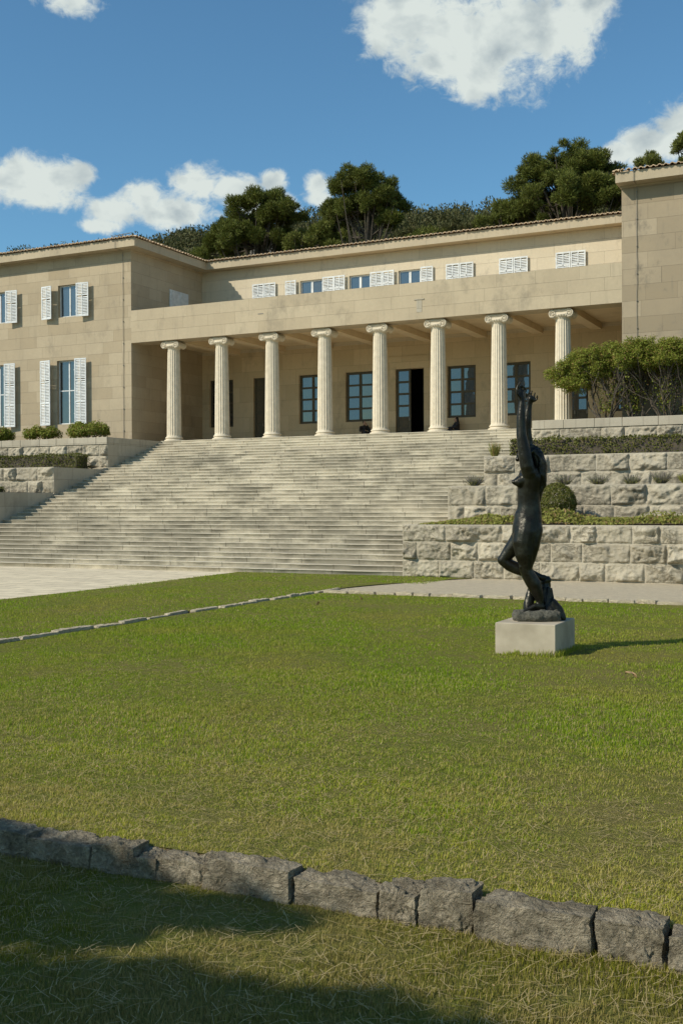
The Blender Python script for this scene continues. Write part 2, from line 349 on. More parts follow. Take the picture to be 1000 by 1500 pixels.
M['scrub'] = m_leaf('hill_scrub_leaves', (.075,.08,.03), (.115,.115,.04), (.15,.13,.06), .12, .15)
M['hedge'] = m_leaf('box_hedge_leaves', (.085,.098,.016), (.15,.155,.028), (.19,.155,.05), .1, .2)
M['shrub'] = m_leaf('bright_shrub_leaves', (.175,.215,.028), (.29,.31,.055), (.32,.20,.08), .10, .35)
M['cover'] = m_leaf('ground_cover_leaves', (.22,.235,.045), (.32,.31,.08), (.30,.20,.09), .15, .3)
M['lav'] = m_leaf('lavender_stems', (.16,.17,.09), (.24,.22,.15), (.22,.18,.20), .25, .2)
M['shade'] = m_leaf('shade_tree_leaves', (.06,.07,.02), (.09,.10,.03), None, 0, .05)
M['bark'] = plain('bark', (.10,.08,.055), .9, (.055,.045,.032), 9, .02)
GP = (.55, (.22,.19,.075), .42, .62, .85)
M['grass'] = m_leaf('lawn_grass_blades', (.185,.32,.014), (.33,.40,.04), (.50,.42,.20), .12, .4, (.45, (.40,.35,.08), .45, .68, .7), .5)
M['grass2'] = m_leaf('dry_foreground_grass_blades', (.35,.40,.03), (.56,.53,.08), (.74,.60,.28), .26, .4, (.9, (.50,.41,.15), .40, .62, .8), .5)
M['grass3'] = m_leaf('foreground_grass_blades', (.15,.17,.016), (.26,.245,.035), (.48,.38,.18), .22, .25, (.9, (.36,.29,.11), .40, .62, .8), .5)
M['straw'] = m_leaf('dead_straw', (.52,.42,.22), (.36,.28,.13), None, 0, .2)
M['dryleaf'] = plain('dry_leaf', (.40,.26,.13), .7)
def m_bronze():
    m, t, b, g, o = newmat('dark_bronze'); P = g.outputs['Position']
    n = t.noise(P, 7, 6, .65); n2 = t.noise(P, 45, 4, .6)
    t.put(b.inputs['Base Color'], t.mix(t.ramp(n, .45, .7), (.016,.014,.009), (.040,.040,.028)))
    b.inputs['Metallic'].default_value = .55; t.put(b.inputs['Roughness'], t.ramp(n2, .3, .7, .25, .45))
    bump(t, b, t.math('ADD', n2, n), .35, .01); return m
M['bronze'] = m_bronze()
M['rockbase'] = m_rock('bronze_rock_base', (.20,.19,.15), (.08,.078,.062), (.34,.32,.27), 26, .015, False)

# ------------------------------------------------------------------ ground
def sheet(name, x0, x1, y0, y1, z, mat, nx=1, ny=1, amp=0, parent=None, edge=None):
    xs = np.linspace(x0, x1, nx+1); ys = np.linspace(y0, y1, ny+1); X, Y = np.meshgrid(xs, ys); Z = np.full_like(X, z)
    if amp: Z = Z+amp*fbm(np.stack([X*.6, Y*.6, X*0], -1).reshape(-1, 3), 3).reshape(X.shape)
    if edge: X, Y = edge(X, Y)
    V = np.stack([X, Y, Z], -1).reshape(-1, 3); i = np.arange(ny)[:, None]*(nx+1)+np.arange(nx)[None]; i = i.ravel()
    return npmesh(name, V, np.stack([i, i+1, i+nx+2, i+nx+1], -1), mat, parent, smooth=bool(amp))
# the wide ground: one sheet to the horizon, with a lower terrace below the lawn
setp(sheet('ground', -1500, 1500, -1500, 1500, -2.6, M['soil']), kind='structure')
setp(sheet('lower_lawn', -60, 40, -40, 5.38, -2.13, M['turf'], 160, 120, .012), kind='structure')
LX0 = -11.62
def path_edge_left(X, Y): return X, Y
setp(sheet('lawn', LX0, 30, 5.37, 22.62, -2.0, M['turf'], 120, 60, .01), kind='structure')
def ledge(X, Y):
    # the far corner of the left lawn spreads over to the wall foot
    f = np.clip((Y-23.2)/(28.57-23.2), 0, 1); r = (X-(-16.95))/(LX0-.12+16.95)
    return -16.95-.45*f+r*(LX0-.12+16.95+.45*f+1.75*f**1.6), Y
setp(sheet('side_lawn', -16.95, LX0-.12, 5.37, 28.55, -1.985, M['turf'], 20, 80, .008, edge=ledge), kind='structure')
setp(sheet('pavement', -60, -16.90, 4.9, 28.9, -2.0, M['pave']), kind='structure')
setp(sheet('path', -12.2, 30, 22.6, 28.9, -2.004, M['path']), kind='structure')
# ------------------------------------------------------------------ staircase
XL, XR, Y0, T, RISE, NST = -30.3, -12.04, 28.57, .402, 5.02/37, 37
FL = 3.02
stair = setp(empty('staircase', (-21.17, Y0, -2.0)), 'very wide flight of worn pale limestone steps rising to the colonnade', 'staircase')
for n in range(1, NST+1):
    zt = -2+n*RISE; yf = Y0+(n-1)*T
    xs = np.linspace(XL-.06, XR+.06, 140)
    prof = [(.012, -RISE-.03), (.012, -.03), (0, -.026), (-.004, -.008), (.006, 0), (T+.12, .0), (T+.12, -RISE-.03)]
    V = []; 
    for k, xx in enumerate(xs):
        for (py, pz) in prof: V.append((xx, yf+py, zt+pz))
    V = np.array(V); j = fbm(np.stack([V[:, 0]*2.2, V[:, 1]*0+n*3.1, V[:, 0]*0], -1), 4)
    k5 = len(prof); idx = np.arange(len(V)) % k5
    fr = (idx >= 1) & (idx <= 4); V[fr, 1] += .011*j[fr]; V[fr, 2] += .006*j[fr]*(idx[fr] >= 2)
    f = []
    for k in range(len(xs)-1):
        for q in range(k5-1): f.append((k*k5+q, (k+1)*k5+q, (k+1)*k5+q+1, k*k5+q+1))
    V[:, 0] -= -21.17; V[:, 1] -= Y0; V[:, 2] += 2
    npmesh('step', V, f, M['steps'], stair)

# ------------------------------------------------------------------ retaining walls
def rough_block(V, Fc, A, x0, x1, z0, z1, yf, seed, amp=.07, res=.05, flip=0):
    g = .006; x0 += g; x1 -= g; z0 += g; z1 -= g
    nx = max(6, int((x1-x0)/res)); nz = max(5, int((z1-z0)/res))
    X, Z = np.meshgrid(np.linspace(x0, x1, nx+1), np.linspace(z0, z1, nz+1))
    e = np.minimum(np.minimum(X-x0, x1-X), np.minimum(Z-z0, z1-Z))
    ramp = np.clip((e-.014)/.045, 0, 1); ramp = ramp*ramp*(3-2*ramp)
    p = np.stack([X*3.6+seed*5.1, Z*4.2+seed*2.3, X*0+seed], -1).reshape(-1, 3)
    n = fbm(p, 5, .62).reshape(X.shape)
    ridge = 1-np.abs(fbm(p*1.3+9, 3).reshape(X.shape))
    rs = np.random.default_rng(int(seed*1000)); w_, h_ = x1-x0, z1-z0; fc = np.full(X.shape, 9.)
    for q in range(6):
        gx, gz = rs.normal(0, .30), rs.normal(-.05, .38); fc = np.minimum(fc, amp*rs.uniform(.8, 2.3)+gx*(X-x0-w_*rs.uniform(.2,.8))+gz*(Z-z0-h_*rs.uniform(.2,.8)))
    d = ramp*(np.maximum(fc, amp*.12)+amp*.42*n+amp*.75*(ridge-.65))+.010*fbm(p*5, 4).reshape(X.shape)
    d = np.where(e < .004, -.03, np.maximum(d, -.01))
    o = len(V[0]) and sum(len(q) for q in V[1:]) or 0
    pts = np.stack([X, yf-d, Z], -1).reshape(-1, 3)
    base = sum(len(q) for q in V[1:]); V.append(pts)
    i = (np.arange(nz)[:, None]*(nx+1)+np.arange(nx)[None]).ravel()+base
    Fc.append(np.stack([i, i+1, i+nx+2, i+nx+1], -1)); A.append(np.full(len(pts), abs(math.sin(seed*12.9898))))
def retaining_wall(label, x0, x1, yf, z0, z1, courses, yback, side=None, group='rock-faced retaining walls beside the stairs', coping=None, res=.036, extra_end=0):
    cx = (x0+x1)/2; root = setp(empty('retaining_wall', (cx, yf, z0)), label, 'wall', group)
    V = [[0]]; Fc = []; A = []; zt = z1; sd_ = int(abs(yf*7)+abs(x0)*3)
    rr = random.Random(sd_)
    if coping: zt = z1-coping
    hs = []; z = zt
    for h in courses: hs.append((z-h, z)); z -= h
    for ci, (za, zb) in enumerate(hs):
        x = x0+.0 - rr.uniform(0, .0); first = True
        while x < x1-.05:
            L = rr.uniform(.62, 1.25) if not (first and ci % 2) else rr.uniform(.4, .6)
            if rr.random() < .12: L *= 1.35
            first = False
            xe = min(x+L, x1); xe = x1 if x1-xe < .3 else xe
            rough_block(V, Fc, A, x, xe, za, zb, yf, rr.uniform(0, 99), rr.uniform(.06, .12), res); x = xe
    Vn = np.concatenate([q for q in V[1:]]); Vn = Vn-np.array([cx, yf, z0])
    npmesh('rock_face', Vn, np.concatenate(Fc), M['rustic'], root, attr={'tint': np.concatenate(A)})
    b = MB(); b.box(x0-cx+.002, x1-cx-.002, .022, yback-yf, -.3, z1-z0-.012 if not coping else zt-z0-.004); b.build('core', M['sidewall'], root)
    if coping:
        b = MB()
        for (xa, xb) in ((x1-.45, x1), (x0, x0+.45)):
            y_ = .424
            while y_ < yback-yf-.02:
                ye = min(y_+rr.uniform(.9, 1.5), yback-yf); b.box(xa-cx, xb-cx, y_+.003, ye-.003, zt-z0, z1-z0-.002, rr.random(), .012); y_ = ye
        x = x0
        while x < x1-.01:
            L = rr.uniform(.9, 1.5); xe = min(x+L, x1); xe = x1 if x1-xe < .4 else xe
            b.box(x-cx+.004, xe-cx-.004, -.035, .42, zt-z0, z1-z0, rr.random(), .012); x = xe
        b.build('coping', M['sidewall'], root, tint=True)
    else:
        b = MB(); x = x0
        while x < x1-.01:
            L = rr.uniform(.7, 1.3); xe = min(x+L, x1); xe = x1 if x1-xe < .4 else xe
            b.box(x-cx+.004, xe-cx-.004, .012, .40, z1-z0-.1, z1-z0, rr.random(), .01); x = xe
        b.build('capstones', M['sidewall'], root, tint=True)
    return root
RX = 14
retaining_wall('lowest rock-faced retaining wall, three courses high, right of the stairs', XR, RX, 28.5, -2.0, -.55, [.47, .50, .48], 32.2, res=.026)
retaining_wall('second rock-faced wall from the bottom on the right, behind the round bush', XR, RX, 32.07, -.6, .56, [.60, .56], 35.6)
retaining_wall('third rock-faced wall from the bottom on the right, just below the clipped hedge', XR, RX, 35.5, .5, 1.60, [.56, .52], 41.3)
retaining_wall('topmost wall with a smooth coping on the right, below the many-stemmed shrubs', XR, RX, 41.2, 1.5, 3.17, [.52, .50, .36], 43.55, coping=.33)
LXX = -52
G2 = 'stepped retaining walls left of the stairs'
retaining_wall('topmost left wall with smooth coping, below the leafy shrubs', LXX, XL, 39.0, 1.5, 3.0, [.50, .50, .36], 43.5, coping=.31, group=G2)
retaining_wall('middle left stepped wall with its clipped hedge standing on top', LXX, XL, 35.5, .5, 1.60, [.56, .52], 39.0-.03, group=G2)
retaining_wall('lowest visible left wall, cut by the photo edge, beside the stairs', LXX, XL, 32.07, -.6, .56, [.60, .56], 35.47, group=G2)
retaining_wall('left wall at the foot of the stairs, lowest of its side', LXX, XL, 28.5, -2.0, -.55, [.47, .50, .48], 32.04, group=G2)
for nm, (a, b_) in (('', (XR+.45, RX)), ('', (LXX, XL-.45))):
    for (ya, yb, zz) in ((28.95, 32.05, -.548), (32.5, 35.48, .562), (35.95, 38.98 if a < -20 else 41.18, 1.603)):
        setp(sheet('planting_bed', a, b_, ya, yb, zz, M['soil'], 60, 10, .01), kind='structure')
setp(sheet('upper_terrace', XR+.05, RX, 41.6, 43.58, 3.16, M['soil']), kind='structure')
setp(sheet('upper_terrace', LXX, XL-.5, 39.4, 43.58, 3.004, M['soil']), kind='structure')

# ------------------------------------------------------------------ the gallery
YF, YB = 43.59, 49.75; XLW, XRW = -32.42, -9.16; ZT = 12.67; ZC = 12.28
gal = setp(empty('gallery_building', (-20.8, YF, FL)), 'long two-storey pale stone museum with an eight-column portico between two wings', 'museum building')
GO = (-20.8, YF, FL)
class GB(MB):
    def build(s, name, mat, parent=None, **k):
        s.v = [(a-GO[0], b-GO[1], c-GO[2]) for (a, b, c) in s.v]; return super().build(name, mat, parent or gal, **k)
def wall_y(mb, x0, x1, z0, z1, y, ops, rev=.22):
    xs = sorted({x0, x1, *[q for o in ops for q in o[:2]]}); zs = sorted({z0, z1, *[q for o in ops for q in o[2:4]]})
    for i in range(len(xs)-1):
        for k in range(len(zs)-1):
            xa, xb, za, zb = xs[i], xs[i+1], zs[k], zs[k+1]
            if any(o[0] <= xa+1e-6 and xb-1e-6 <= o[1] and o[2] <= za+1e-6 and zb-1e-6 <= o[3] for o in ops): continue
            mb.quad([(xa,y,za),(xb,y,za),(xb,y,zb),(xa,y,zb)])
    for (a, b, c, d_) in ops:
        mb.quad([(a,y,c),(a,y+rev,c),(a,y+rev,d_),(a,y,d_)][::-1]); mb.quad([(b,y,c),(b,y+rev,c),(b,y+rev,d_),(b,y,d_)])
        mb.quad([(a,y,d_),(b,y,d_),(b,y+rev,d_),(a,y+rev,d_)][::-1]); mb.quad([(a,y,c),(b,y,c),(b,y+rev,c),(a,y+rev,c)])
def shutter(par, x0, x1, z0, z1, y, ang=0, cols=2):
    w = x1-x0; h = z1-z0; b = MB(); s_ = .055
    b.box(0, s_, -.02, .02, 0, h); b.box(w-s_, w, -.02, .02, 0, h)
    nm_ = 1 if h < 2 else 2
    rails = [0, h-.07] + ([h*.62] if nm_ == 1 else [h*.33, h*.66])
    for r in rails: b.box(s_, w-s_, -.018, .018, r, r+.07)
    if cols == 2: b.box(w/2-.02, w/2+.02, -.018, .018, .07, h-.07)
    z = .1
    while z < h-.1:
        if not any(r-.03 < z < r+.075 for r in rails):
            p0, p1 = (s_, w-s_); b.add([(p0,-.022,z-.022),(p1,-.022,z-.022),(p1,.018,z+.03),(p0,.018,z+.03),(p0,-.016,z-.03),(p1,-.016,z-.03),(p1,.024,z+.022),(p0,.024,z+.022)],
                  [(0,1,2,3),(7,6,5,4),(0,4,5,1),(3,2,6,7)])
        z += .075
    # wooden backing rail and hinges
    b.box(-.03, .0, -.01, .03, h*.15, h*.15+.05); b.box(-.03, .0, -.01, .03, h*.82, h*.82+.05)
    o = b.build('shutter', M['white'], par)
    return o, (x0, y, z0), ang
def place(o, loc, ang, par):
    o.location = (loc[0]-GO[0]-par.location[0], loc[1]-GO[1]-par.location[1], loc[2]-GO[2]-par.location[2]); o.rotation_euler = (0, 0, ang)
def window(x0, x1, z0, z1, y, cols, rows, mat, glass, fw=.055, mw=.05, shut=(), sill=True, hrows=None):
    """frame is the part (its origin at the sill), panes and shutters are sub-parts"""
    b = MB(); w = x1-x0; h = z1-z0
    b.box(0, fw, 0, .07, 0, h); b.box(w-fw, w, 0, .07, 0, h); b.box(fw, w-fw, 0, .07, 0, fw); b.box(fw, w-fw, 0, .07, h-fw, h)
    cw = (w-2*fw-(cols-1)*mw)/cols; rh = (h-2*fw-(rows-1)*mw*.7)/rows
    for i in range(1, cols): b.box(fw+i*cw+(i-1)*mw, fw+i*(cw+mw), .004, .066, fw, h-fw)
    zr = []
    for k in range(1, rows):
        zz = (hrows[k-1]*h if hrows else fw+k*rh+(k-1)*mw*.7); zr.append(zz)
        for i in range(cols): b.box(fw+i*(cw+mw), fw+i*(cw+mw)+cw, .01, .06, zz, zz+mw*.7)
    if sill: b.box(-.08, w+.08, -.1, .02, -.07, -.002)
    fr = b.build('window', mat, gal); fr.location = (x0-GO[0], y-GO[1], z0-GO[2])
    g = MB(); zz = [fw]+zr+[h-fw]
    for i in range(cols):
        for k in range(rows):
            xa = fw+i*(cw+mw); za = zz[k]; zb = zz[k+1]; tx, tz = random.uniform(-.004, .004), random.uniform(-.006, .006)
            g.quad([(xa,.03-tx-tz,za),(xa+cw,.03+tx-tz,za),(xa+cw,.03+tx+tz,zb),(xa,.03-tx+tz,zb)])
    g.build('pane', glass, fr)
    for (a, b_, c, d_, yo, an) in shut:
        o, loc, an = shutter(fr, a, b_, c, d_, y+yo, an); place(o, loc, an, fr)
    return fr
# --- left wing
ops = []; wins = []
for dx in (0, -4.5, -9.0, -13.5, -18.0):
    ops += [(-36.85+dx, -35.62+dx, 9.36, 10.94), (-36.95+dx, -35.66+dx, 4.06, 7.22)]
    wins.append((dx, 0)); wins.append((dx, 1))
b = GB(); wall_y(b, -56, XLW, 2.6, ZC, YF, ops)
b.quad([(XLW,YF,2.6),(XLW,58,2.6),(XLW,58,ZC),(XLW,YF,ZC)]); b.quad([(-56,58,2.6),(-56,YF,2.6),(-56,YF,ZC),(-56,58,ZC)]); b.quad([(XLW,58,2.6),(-56,58,2.6),(-56,58,ZC),(XLW,58,ZC)])
b.build('left_wing_wall'.replace('left_', ''), M['wall'])
for dx, lo in wins:
    if lo: window(-36.95+dx, -35.66+dx, 4.06, 7.22, YF+.16, 2, 2, M['white'], M['glasslow'], .06, .07, [(-37.84+dx,-37.16+dx,4.02,7.24,-.36,-.10),(-35.64+dx,-34.98+dx,4.02,7.24,-.42,.10)], True, [.52])
    else: window(-36.85+dx, -35.62+dx, 9.36, 10.94, YF+.16, 2, 1, M['white'], M['glasscurtain'], .06, .07, [(-37.72+dx,-37.06+dx,9.28,10.92,-.36,-.10),(-35.52+dx,-34.82+dx,9.28,10.92,-.42,.10)], True)
# --- right wing
b = GB(); ops = [(-5.2, -3.9, 4.06, 7.22), (-5.2, -3.9, 9.3, 10.9), (0.5, 1.8, 4.06, 7.22), (0.5, 1.8, 9.3, 10.9)]
wall_y(b, XRW, 14, 2.6, ZC, YF, ops)
b.quad([(XRW,58,2.6),(XRW,YF,2.6),(XRW,YF,ZC),(XRW,58,ZC)]); b.quad([(14,YF,2.6),(14,58,2.6),(14,58,ZC),(14,YF,ZC)]); b.quad([(14,58,2.6),(XRW,58,2.6),(XRW,58,ZC),(14,58,ZC)])
b.build('wing_wall', M['wallr'])
for (a, b_, c, d_) in ops: window(a, b_, c, d_, YF+.16, 2, 2 if c < 5 else 1, M['white'], M['glass'], .06, .07, [], True)
# --- middle block: back wall of portico and upper floor
K = 1.006
pw = [(-31.98, -30.52), (-26.64, -25.15), (-24.03, -22.52), (-18.67, -17.25), (-16.05, -14.61), (-10.75, -9.45)]
pd_ = [(-29.31, -28.1), (-13.1, -11.97)]
main = (-21.34, -19.86)
ZW0, ZW1 = 4.11, 6.57
uo = [(-26.54, -25.28), (-23.80, -22.66), (-21.16, -20.02)]
ops = [(a, c, ZW0, ZW1) for a, c in pw]+[(a, c, FL, ZW1) for a, c in pd_]+[(*main, FL, ZW1)]
b = GB(); wall_y(b, XLW+.002, XRW-.002, FL-.3, 7.9, YB, ops, .3)
b.box(-22.0, -19.55, YB-.05, YB+.001, ZW1+.01, 7.17)
b.build('portico_back_wall', M['porch'])
ops2 = [(a, c, 9.9, 11.33) for a, c in uo]
b = GB(); wall_y(b, XLW+.002, XRW-.002, 7.9, ZC, YB, ops2, .2); b.quad([(XRW,58,7.9),(XLW,58,7.9),(XLW,58,ZC),(XRW,58,ZC)])
b.build('upper_wall', M['upper'])
for a, c in pw: window(a, c, ZW0, ZW1, YB+.14, 2, 4, M['wood'], M['glass'], .12, .14, [], False)
for k, (a, c) in enumerate(uo): window(a, c, 9.9, 11.33, YB+.1, 2, 1, M['white'], M['glasscurtain'], .07, .12, [(a-.80, a-.18, 9.7, 11.38, -.2, -.03), (c+.05, c+.68, 9.7, 11.38, -.2, .03)], True)
for cx in (-28.6, -18.0, -15.38, -12.72):
    fr = window(cx-.62, cx+.62, 9.75, 11.33, YB-.03, 2, 1, M['white'], M['dark'], .03, .03, [(cx-.68, cx-.01, 9.7, 11.38, -.06, 0), (cx+.01, cx+.68, 9.7, 11.38, -.06, 0)], False)
# shuttered window in the wing's flank, looking onto the portico roof
fr = window(0, .1, 9.5, 10.95, YF, 1, 1, M['white'], M['dark'], .03, .03, [], False)
bpy.data.objects.remove(fr.children[0]); bpy.data.objects.remove(fr)
b = GB(); b.box(XLW+.01, XLW+.06, 46.75, 48.4, 9.4, 9.46); b.box(XLW+.01, XLW+.06, 46.75, 48.4, 10.86, 10.92); b.box(XLW+.01, XLW+.06, 46.75, 46.82, 9.46, 10.86); b.box(XLW+.01, XLW+.06, 48.33, 48.4, 9.46, 10.86)
fr = b.build('window', M['white'])
for k in (0, 1):
    s_ = MB(); ya = 46.83+k*.76; s_.box(XLW+.02-GO[0], XLW+.05-GO[0], ya-GO[1], ya+.74-GO[1], 9.47-FL, 10.85-FL)
    for q in range(16): zz = 9.52+q*.082; s_.box(XLW+.05-GO[0], XLW+.075-GO[0], ya+.06-GO[1], ya+.68-GO[1], zz-FL, zz+.05-FL)
    s_.build('shutter', M['white'], fr)
# doors
def door(x0, x1, y, n=6, glassrows=0, name='door', par=None):
    b = GB(); w = x1-x0; f_ = .10; H = ZW1-FL; b.box(x0, x0+f_, y, y+.06, FL, ZW1); b.box(x1-f_, x1, y, y+.06, FL, ZW1)
    ph = (H-f_)/n; g = GB(); pn = GB()
    for k in range(n+1): zz = FL+k*ph; b.box(x0+f_, x1-f_, y+.002, y+.058, zz, min(zz+f_, ZW1))
    for k in range(n):
        za, zb = FL+k*ph+f_, FL+(k+1)*ph
        if k >= n-glassrows: g.quad([(x0+f_,y+.03,za),(x1-f_,y+.03,za),(x1-f_,y+.034,zb),(x0+f_,y+.034,zb)])
        else:
            pn.box(x0+f_, x1-f_, y+.03, y+.05, za, zb); pn.box(x0+f_+.05, x1-f_-.05, y+.012, y+.032, za+.05, zb-.05)
    o = b.build(name, M['wood'], par); pn.build('door_panel', M['woodin'], o)
    if glassrows: g.build('pane', M['glass'], o)
    h = GB(); h.box(x1-.08, x1-.03, y-.05, y-.001, FL+1.05, FL+1.2); h.build('handle', M['cable'], o)
    return o
door(main[0]+.02, (main[0]+main[1])/2+.02, YB+.1, 6, 4)
o = door(0, .72, 0, 6, 4); o['label'] = 'right door leaf standing open inwards'
o.rotation_euler = (0, 0, math.radians(82)); 
# the leaf hinges on the right jamb: mesh was written round the gallery origin
hx, hy = main[1]-.02, YB+.12
c_, s_ = math.cos(math.radians(82)), math.sin(math.radians(82)); px, py = 0-GO[0], 0-GO[1]
o.location = (hx-GO[0]-(c_*px-s_*py), hy-GO[1]-(s_*px+c_*py), 0)
for a, c in pd_:
    m_ = (a+c)/2; door(a+.01, m_-.005, YB+.12, 6, 0 if a < -20 else 4); door(m_+.005, c-.01, YB+.12, 6, 0 if a < -20 else 4)
# inner rooms (closed, dark): floor slab and inner partition
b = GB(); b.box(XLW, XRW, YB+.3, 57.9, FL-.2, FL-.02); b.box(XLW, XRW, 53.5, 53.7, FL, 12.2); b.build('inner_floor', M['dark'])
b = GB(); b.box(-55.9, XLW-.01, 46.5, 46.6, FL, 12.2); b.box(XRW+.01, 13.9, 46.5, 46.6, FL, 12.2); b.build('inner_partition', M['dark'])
# portico: floor, back bench-high step, flank faces are the wings' own walls
b = GB(); b.box(XLW+.001, XRW-.001, Y0+36*T+.35, YB-.001, FL-.45, FL-.004); b.build('portico_floor', M['steps'])
b = GB()
for a, c in ((-32.4, -29.5), (-27.9, -21.5), (-19.7, -13.3), (-11.8, -9.2)): b.box(a, c, YB-.42, YB-.002, FL-.01, FL+.19, bev=.01)
b.build('stone_ledge', M['sidewall'])
# entablature
b = GB(); b.box(XLW-.002, XRW+.002, YF+.002, YF+.95, 7.80, 9.36); b.build('entablature', M['beam'])
b = GB(); b.box(XLW, XRW, YF+.95, YB, 8.08, 8.5); b.build('portico_ceiling', M['plaster'])
CX = [-32.978+2.673*(i+1) for i in range(8)]
for cx in CX:
    b = GB(); b.box(cx-.24, cx+.24, YF+.951, YB-.001, 7.80, 8.079); b.build('ceiling_beam', M['plaster'])
# entablature small things
b = GB(); b.box(-17.83, -17.38, YF-.03, YF+.01, 8.62, 8.66); b.box(-17.72, -17.48, YF-.008, YF+.004, 8.1, 8.6); b.build('drain_spout', M['sidewall'])
b = GB(); b.box(-25.42, -25.14, YF-.01, YF+.004, 8.62, 8.66); b.build('drain_slot', M['cable'])
b = GB(); b.box(-26.65, -26.45, 46.9, 47.1, 7.66, 7.8); b.tube([(-26.55, 47.0, 7.7), (-26.5, 46.8, 7.62)], .05, 8); b.build('ceiling_lamp', M['dark'])
# cornices
def cornice(mb, x0, x1, y0, y1, z0, z1): mb.box(x0, x1, y0, y1, z0, z1)
b = GB(); b.box(-57, -31.76, 42.99, YF+.6, ZC, ZT); b.box(-33.2, -31.76, YF+.6, 58.3, ZC, ZT); b.build('cornice', M['cornice'])
b = GB(); b.box(-31.758, -9.4, 49.15, YB+.6, ZC+.01, ZT-.004); b.build('cornice', M['cornice'])
b = GB(); b.box(-9.27, 15, 42.99, YF+.6, ZC, ZT); b.box(-9.27, -8.4, YF+.6, 58.3, ZC, ZT); b.build('cornice', M['cornice'])
# small moulding under the cornices
b = GB(); b.box(-56, XLW+.05, YF-.05, YF+.01, ZC-.07, ZC-.003); b.box(XLW, XLW+.05, YF+.01, YB, ZC-.07, ZC-.003); b.build('cornice_fillet', M['cornice'])
b = GB(); b.box(XRW-.05, 14, YF-.05, YF+.01, ZC-.07, ZC-.003); b.build('cornice_fillet', M['cornice'])
# tiled roofs: barrel tiles as corrugated slopes with open ends at the eaves
def tiles(P0, along, length, inward, depth, slope=.24, cut0=0, cut1=0):
    P0 = np.array(P0, float); al = np.array(along, float); iw = np.array(inward, float); p = .23
    n = int(length/p); V = []; f = []; k = 10
    prof = [(q/k, .075*math.sin(PI*q/k)**.8 if q/k <= 1 else 0) for q in range(k+1)]
    for i in range(n):
        s0 = i*p; jit = random.uniform(-.03, .03); jz = random.uniform(-.008, .008)
        D = depth
        if cut0: D = min(D, s0+.05)
        if cut1: D = min(D, length-s0+.05)
        D = max(D, .2); nseg = max(1, int(D/.42)); 
        for sgm in range(nseg):
            d0 = -.06+jit+sgm*D/nseg; d1 = jit+(sgm+1)*D/nseg
            o = len(V)
            for (dd, zz) in ((d0, .03), (d1, .0)):
                for u_, h in prof:
                    w = p*.80; V.append(P0+al*(s0+u_*w)+iw*dd+np.array([0,0,dd*slope+h+zz+jz]))
            for q in range(k): f.append((o+q, o+q+1, o+k+1+q+1, o+k+1+q))
            # tile thickness seen at its lower end
            o2 = len(V)
            for u_, h in prof: w = p*.80; V.append(P0+al*(s0+u_*w)+iw*d0+np.array([0,0,d0*slope+max(h-.035, -.02)+.03+jz]))
            for q in range(k): f.append((o+q+1, o+q, o2+q, o2+q+1))
        # gutter tile between barrels
        o = len(V); g0 = P0+al*(s0+p*.72); g1 = P0+al*(s0+p*1.08)
        for pt, dd in ((g0, -.05), (g1, -.05), (g1, D), (g0, D)): V.append(pt+iw*dd+np.array([0,0,dd*slope+.02]))
        f.append((o, o+1, o+2, o+3))
    mbb = GB(); mbb.v = [tuple(q) for q in V]; mbb.f = f; mbb.a = [0]*len(V); return mbb
tiles((-57, 42.93, ZT+.01), (1,0,0), 25.3, (0,1,0), 6, .22, 0, 1).build('tiled_roof', M['tile'])
tiles((-31.70, 42.93, ZT+.01), (0,1,0), 6.3, (-1,0,0), 6, .22, 1, 0).build('tiled_roof', M['tile'])
tiles((-31.7, 49.08, ZT+.01), (1,0,0), 22.4, (0,1,0), 5, .22).build('tiled_roof', M['tile'])
tiles((-9.3, 42.93, ZT+.01), (1,0,0), 24, (0,1,0), 6, .22, 1, 0).build('tiled_roof', M['tile'])
tiles((-9.33, 42.93, ZT+.01), (0,1,0), 12, (1,0,0), 6, .22, 1, 0).build('tiled_roof', M['tile'])
b = GB(); b.box(-56.9, -31.9, 43.1, 58, ZT-.03, ZT+.005); b.box(-31.7, -9.4, 49.2, 58, ZT-.03, ZT+.005); b.box(-9.2, 14, 43.1, 58, ZT-.03, ZT+.005)
b.add([(-56,43.2,ZT),(-33,43.2,ZT),(-39,50,ZT+1.4),(-56,50,ZT+1.4)], [(0,1,2,3)]); b.add([(-31.9,43.2,ZT),(-31.9,58,ZT),(-38,58,ZT+1.4),(-38.5,50,ZT+1.4)], [(0,1,2,3)])
b.build('roof_deck', M['cornice'])
# lightning cables and roof aerial
for cx in (-32.87, -8.58):
    b = GB(); pts = [(cx+random.uniform(-.012,.012), YF-.035, z) for z in np.linspace(2.9, ZC, 26)]+[(cx, 42.95, ZC-.02), (cx, 42.95, ZT+.1), (cx, 43.6, ZT+.3)]
    b.tube(pts, .011, 6)
    for z in np.linspace(3.6, 12, 9): b.box(cx-.025, cx+.025, YF-.05, YF+.002, z, z+.03)
    b.build('lightning_cable', M['cable'])
b = GB(); b.tube([(-34.4,45.6,ZT+.3),(-34.4,45.6,ZT+1.0)], .02, 6); b.tube([(-35.1,45.6,ZT+.95),(-33.9,45.6,ZT+1.02)], .015, 6)
for q in np.linspace(-35, -34, 5): b.tube([(q,45.4,ZT+.97),(q,45.8,ZT+.97)], .01, 5)
b.build('aerial', M['cable'])
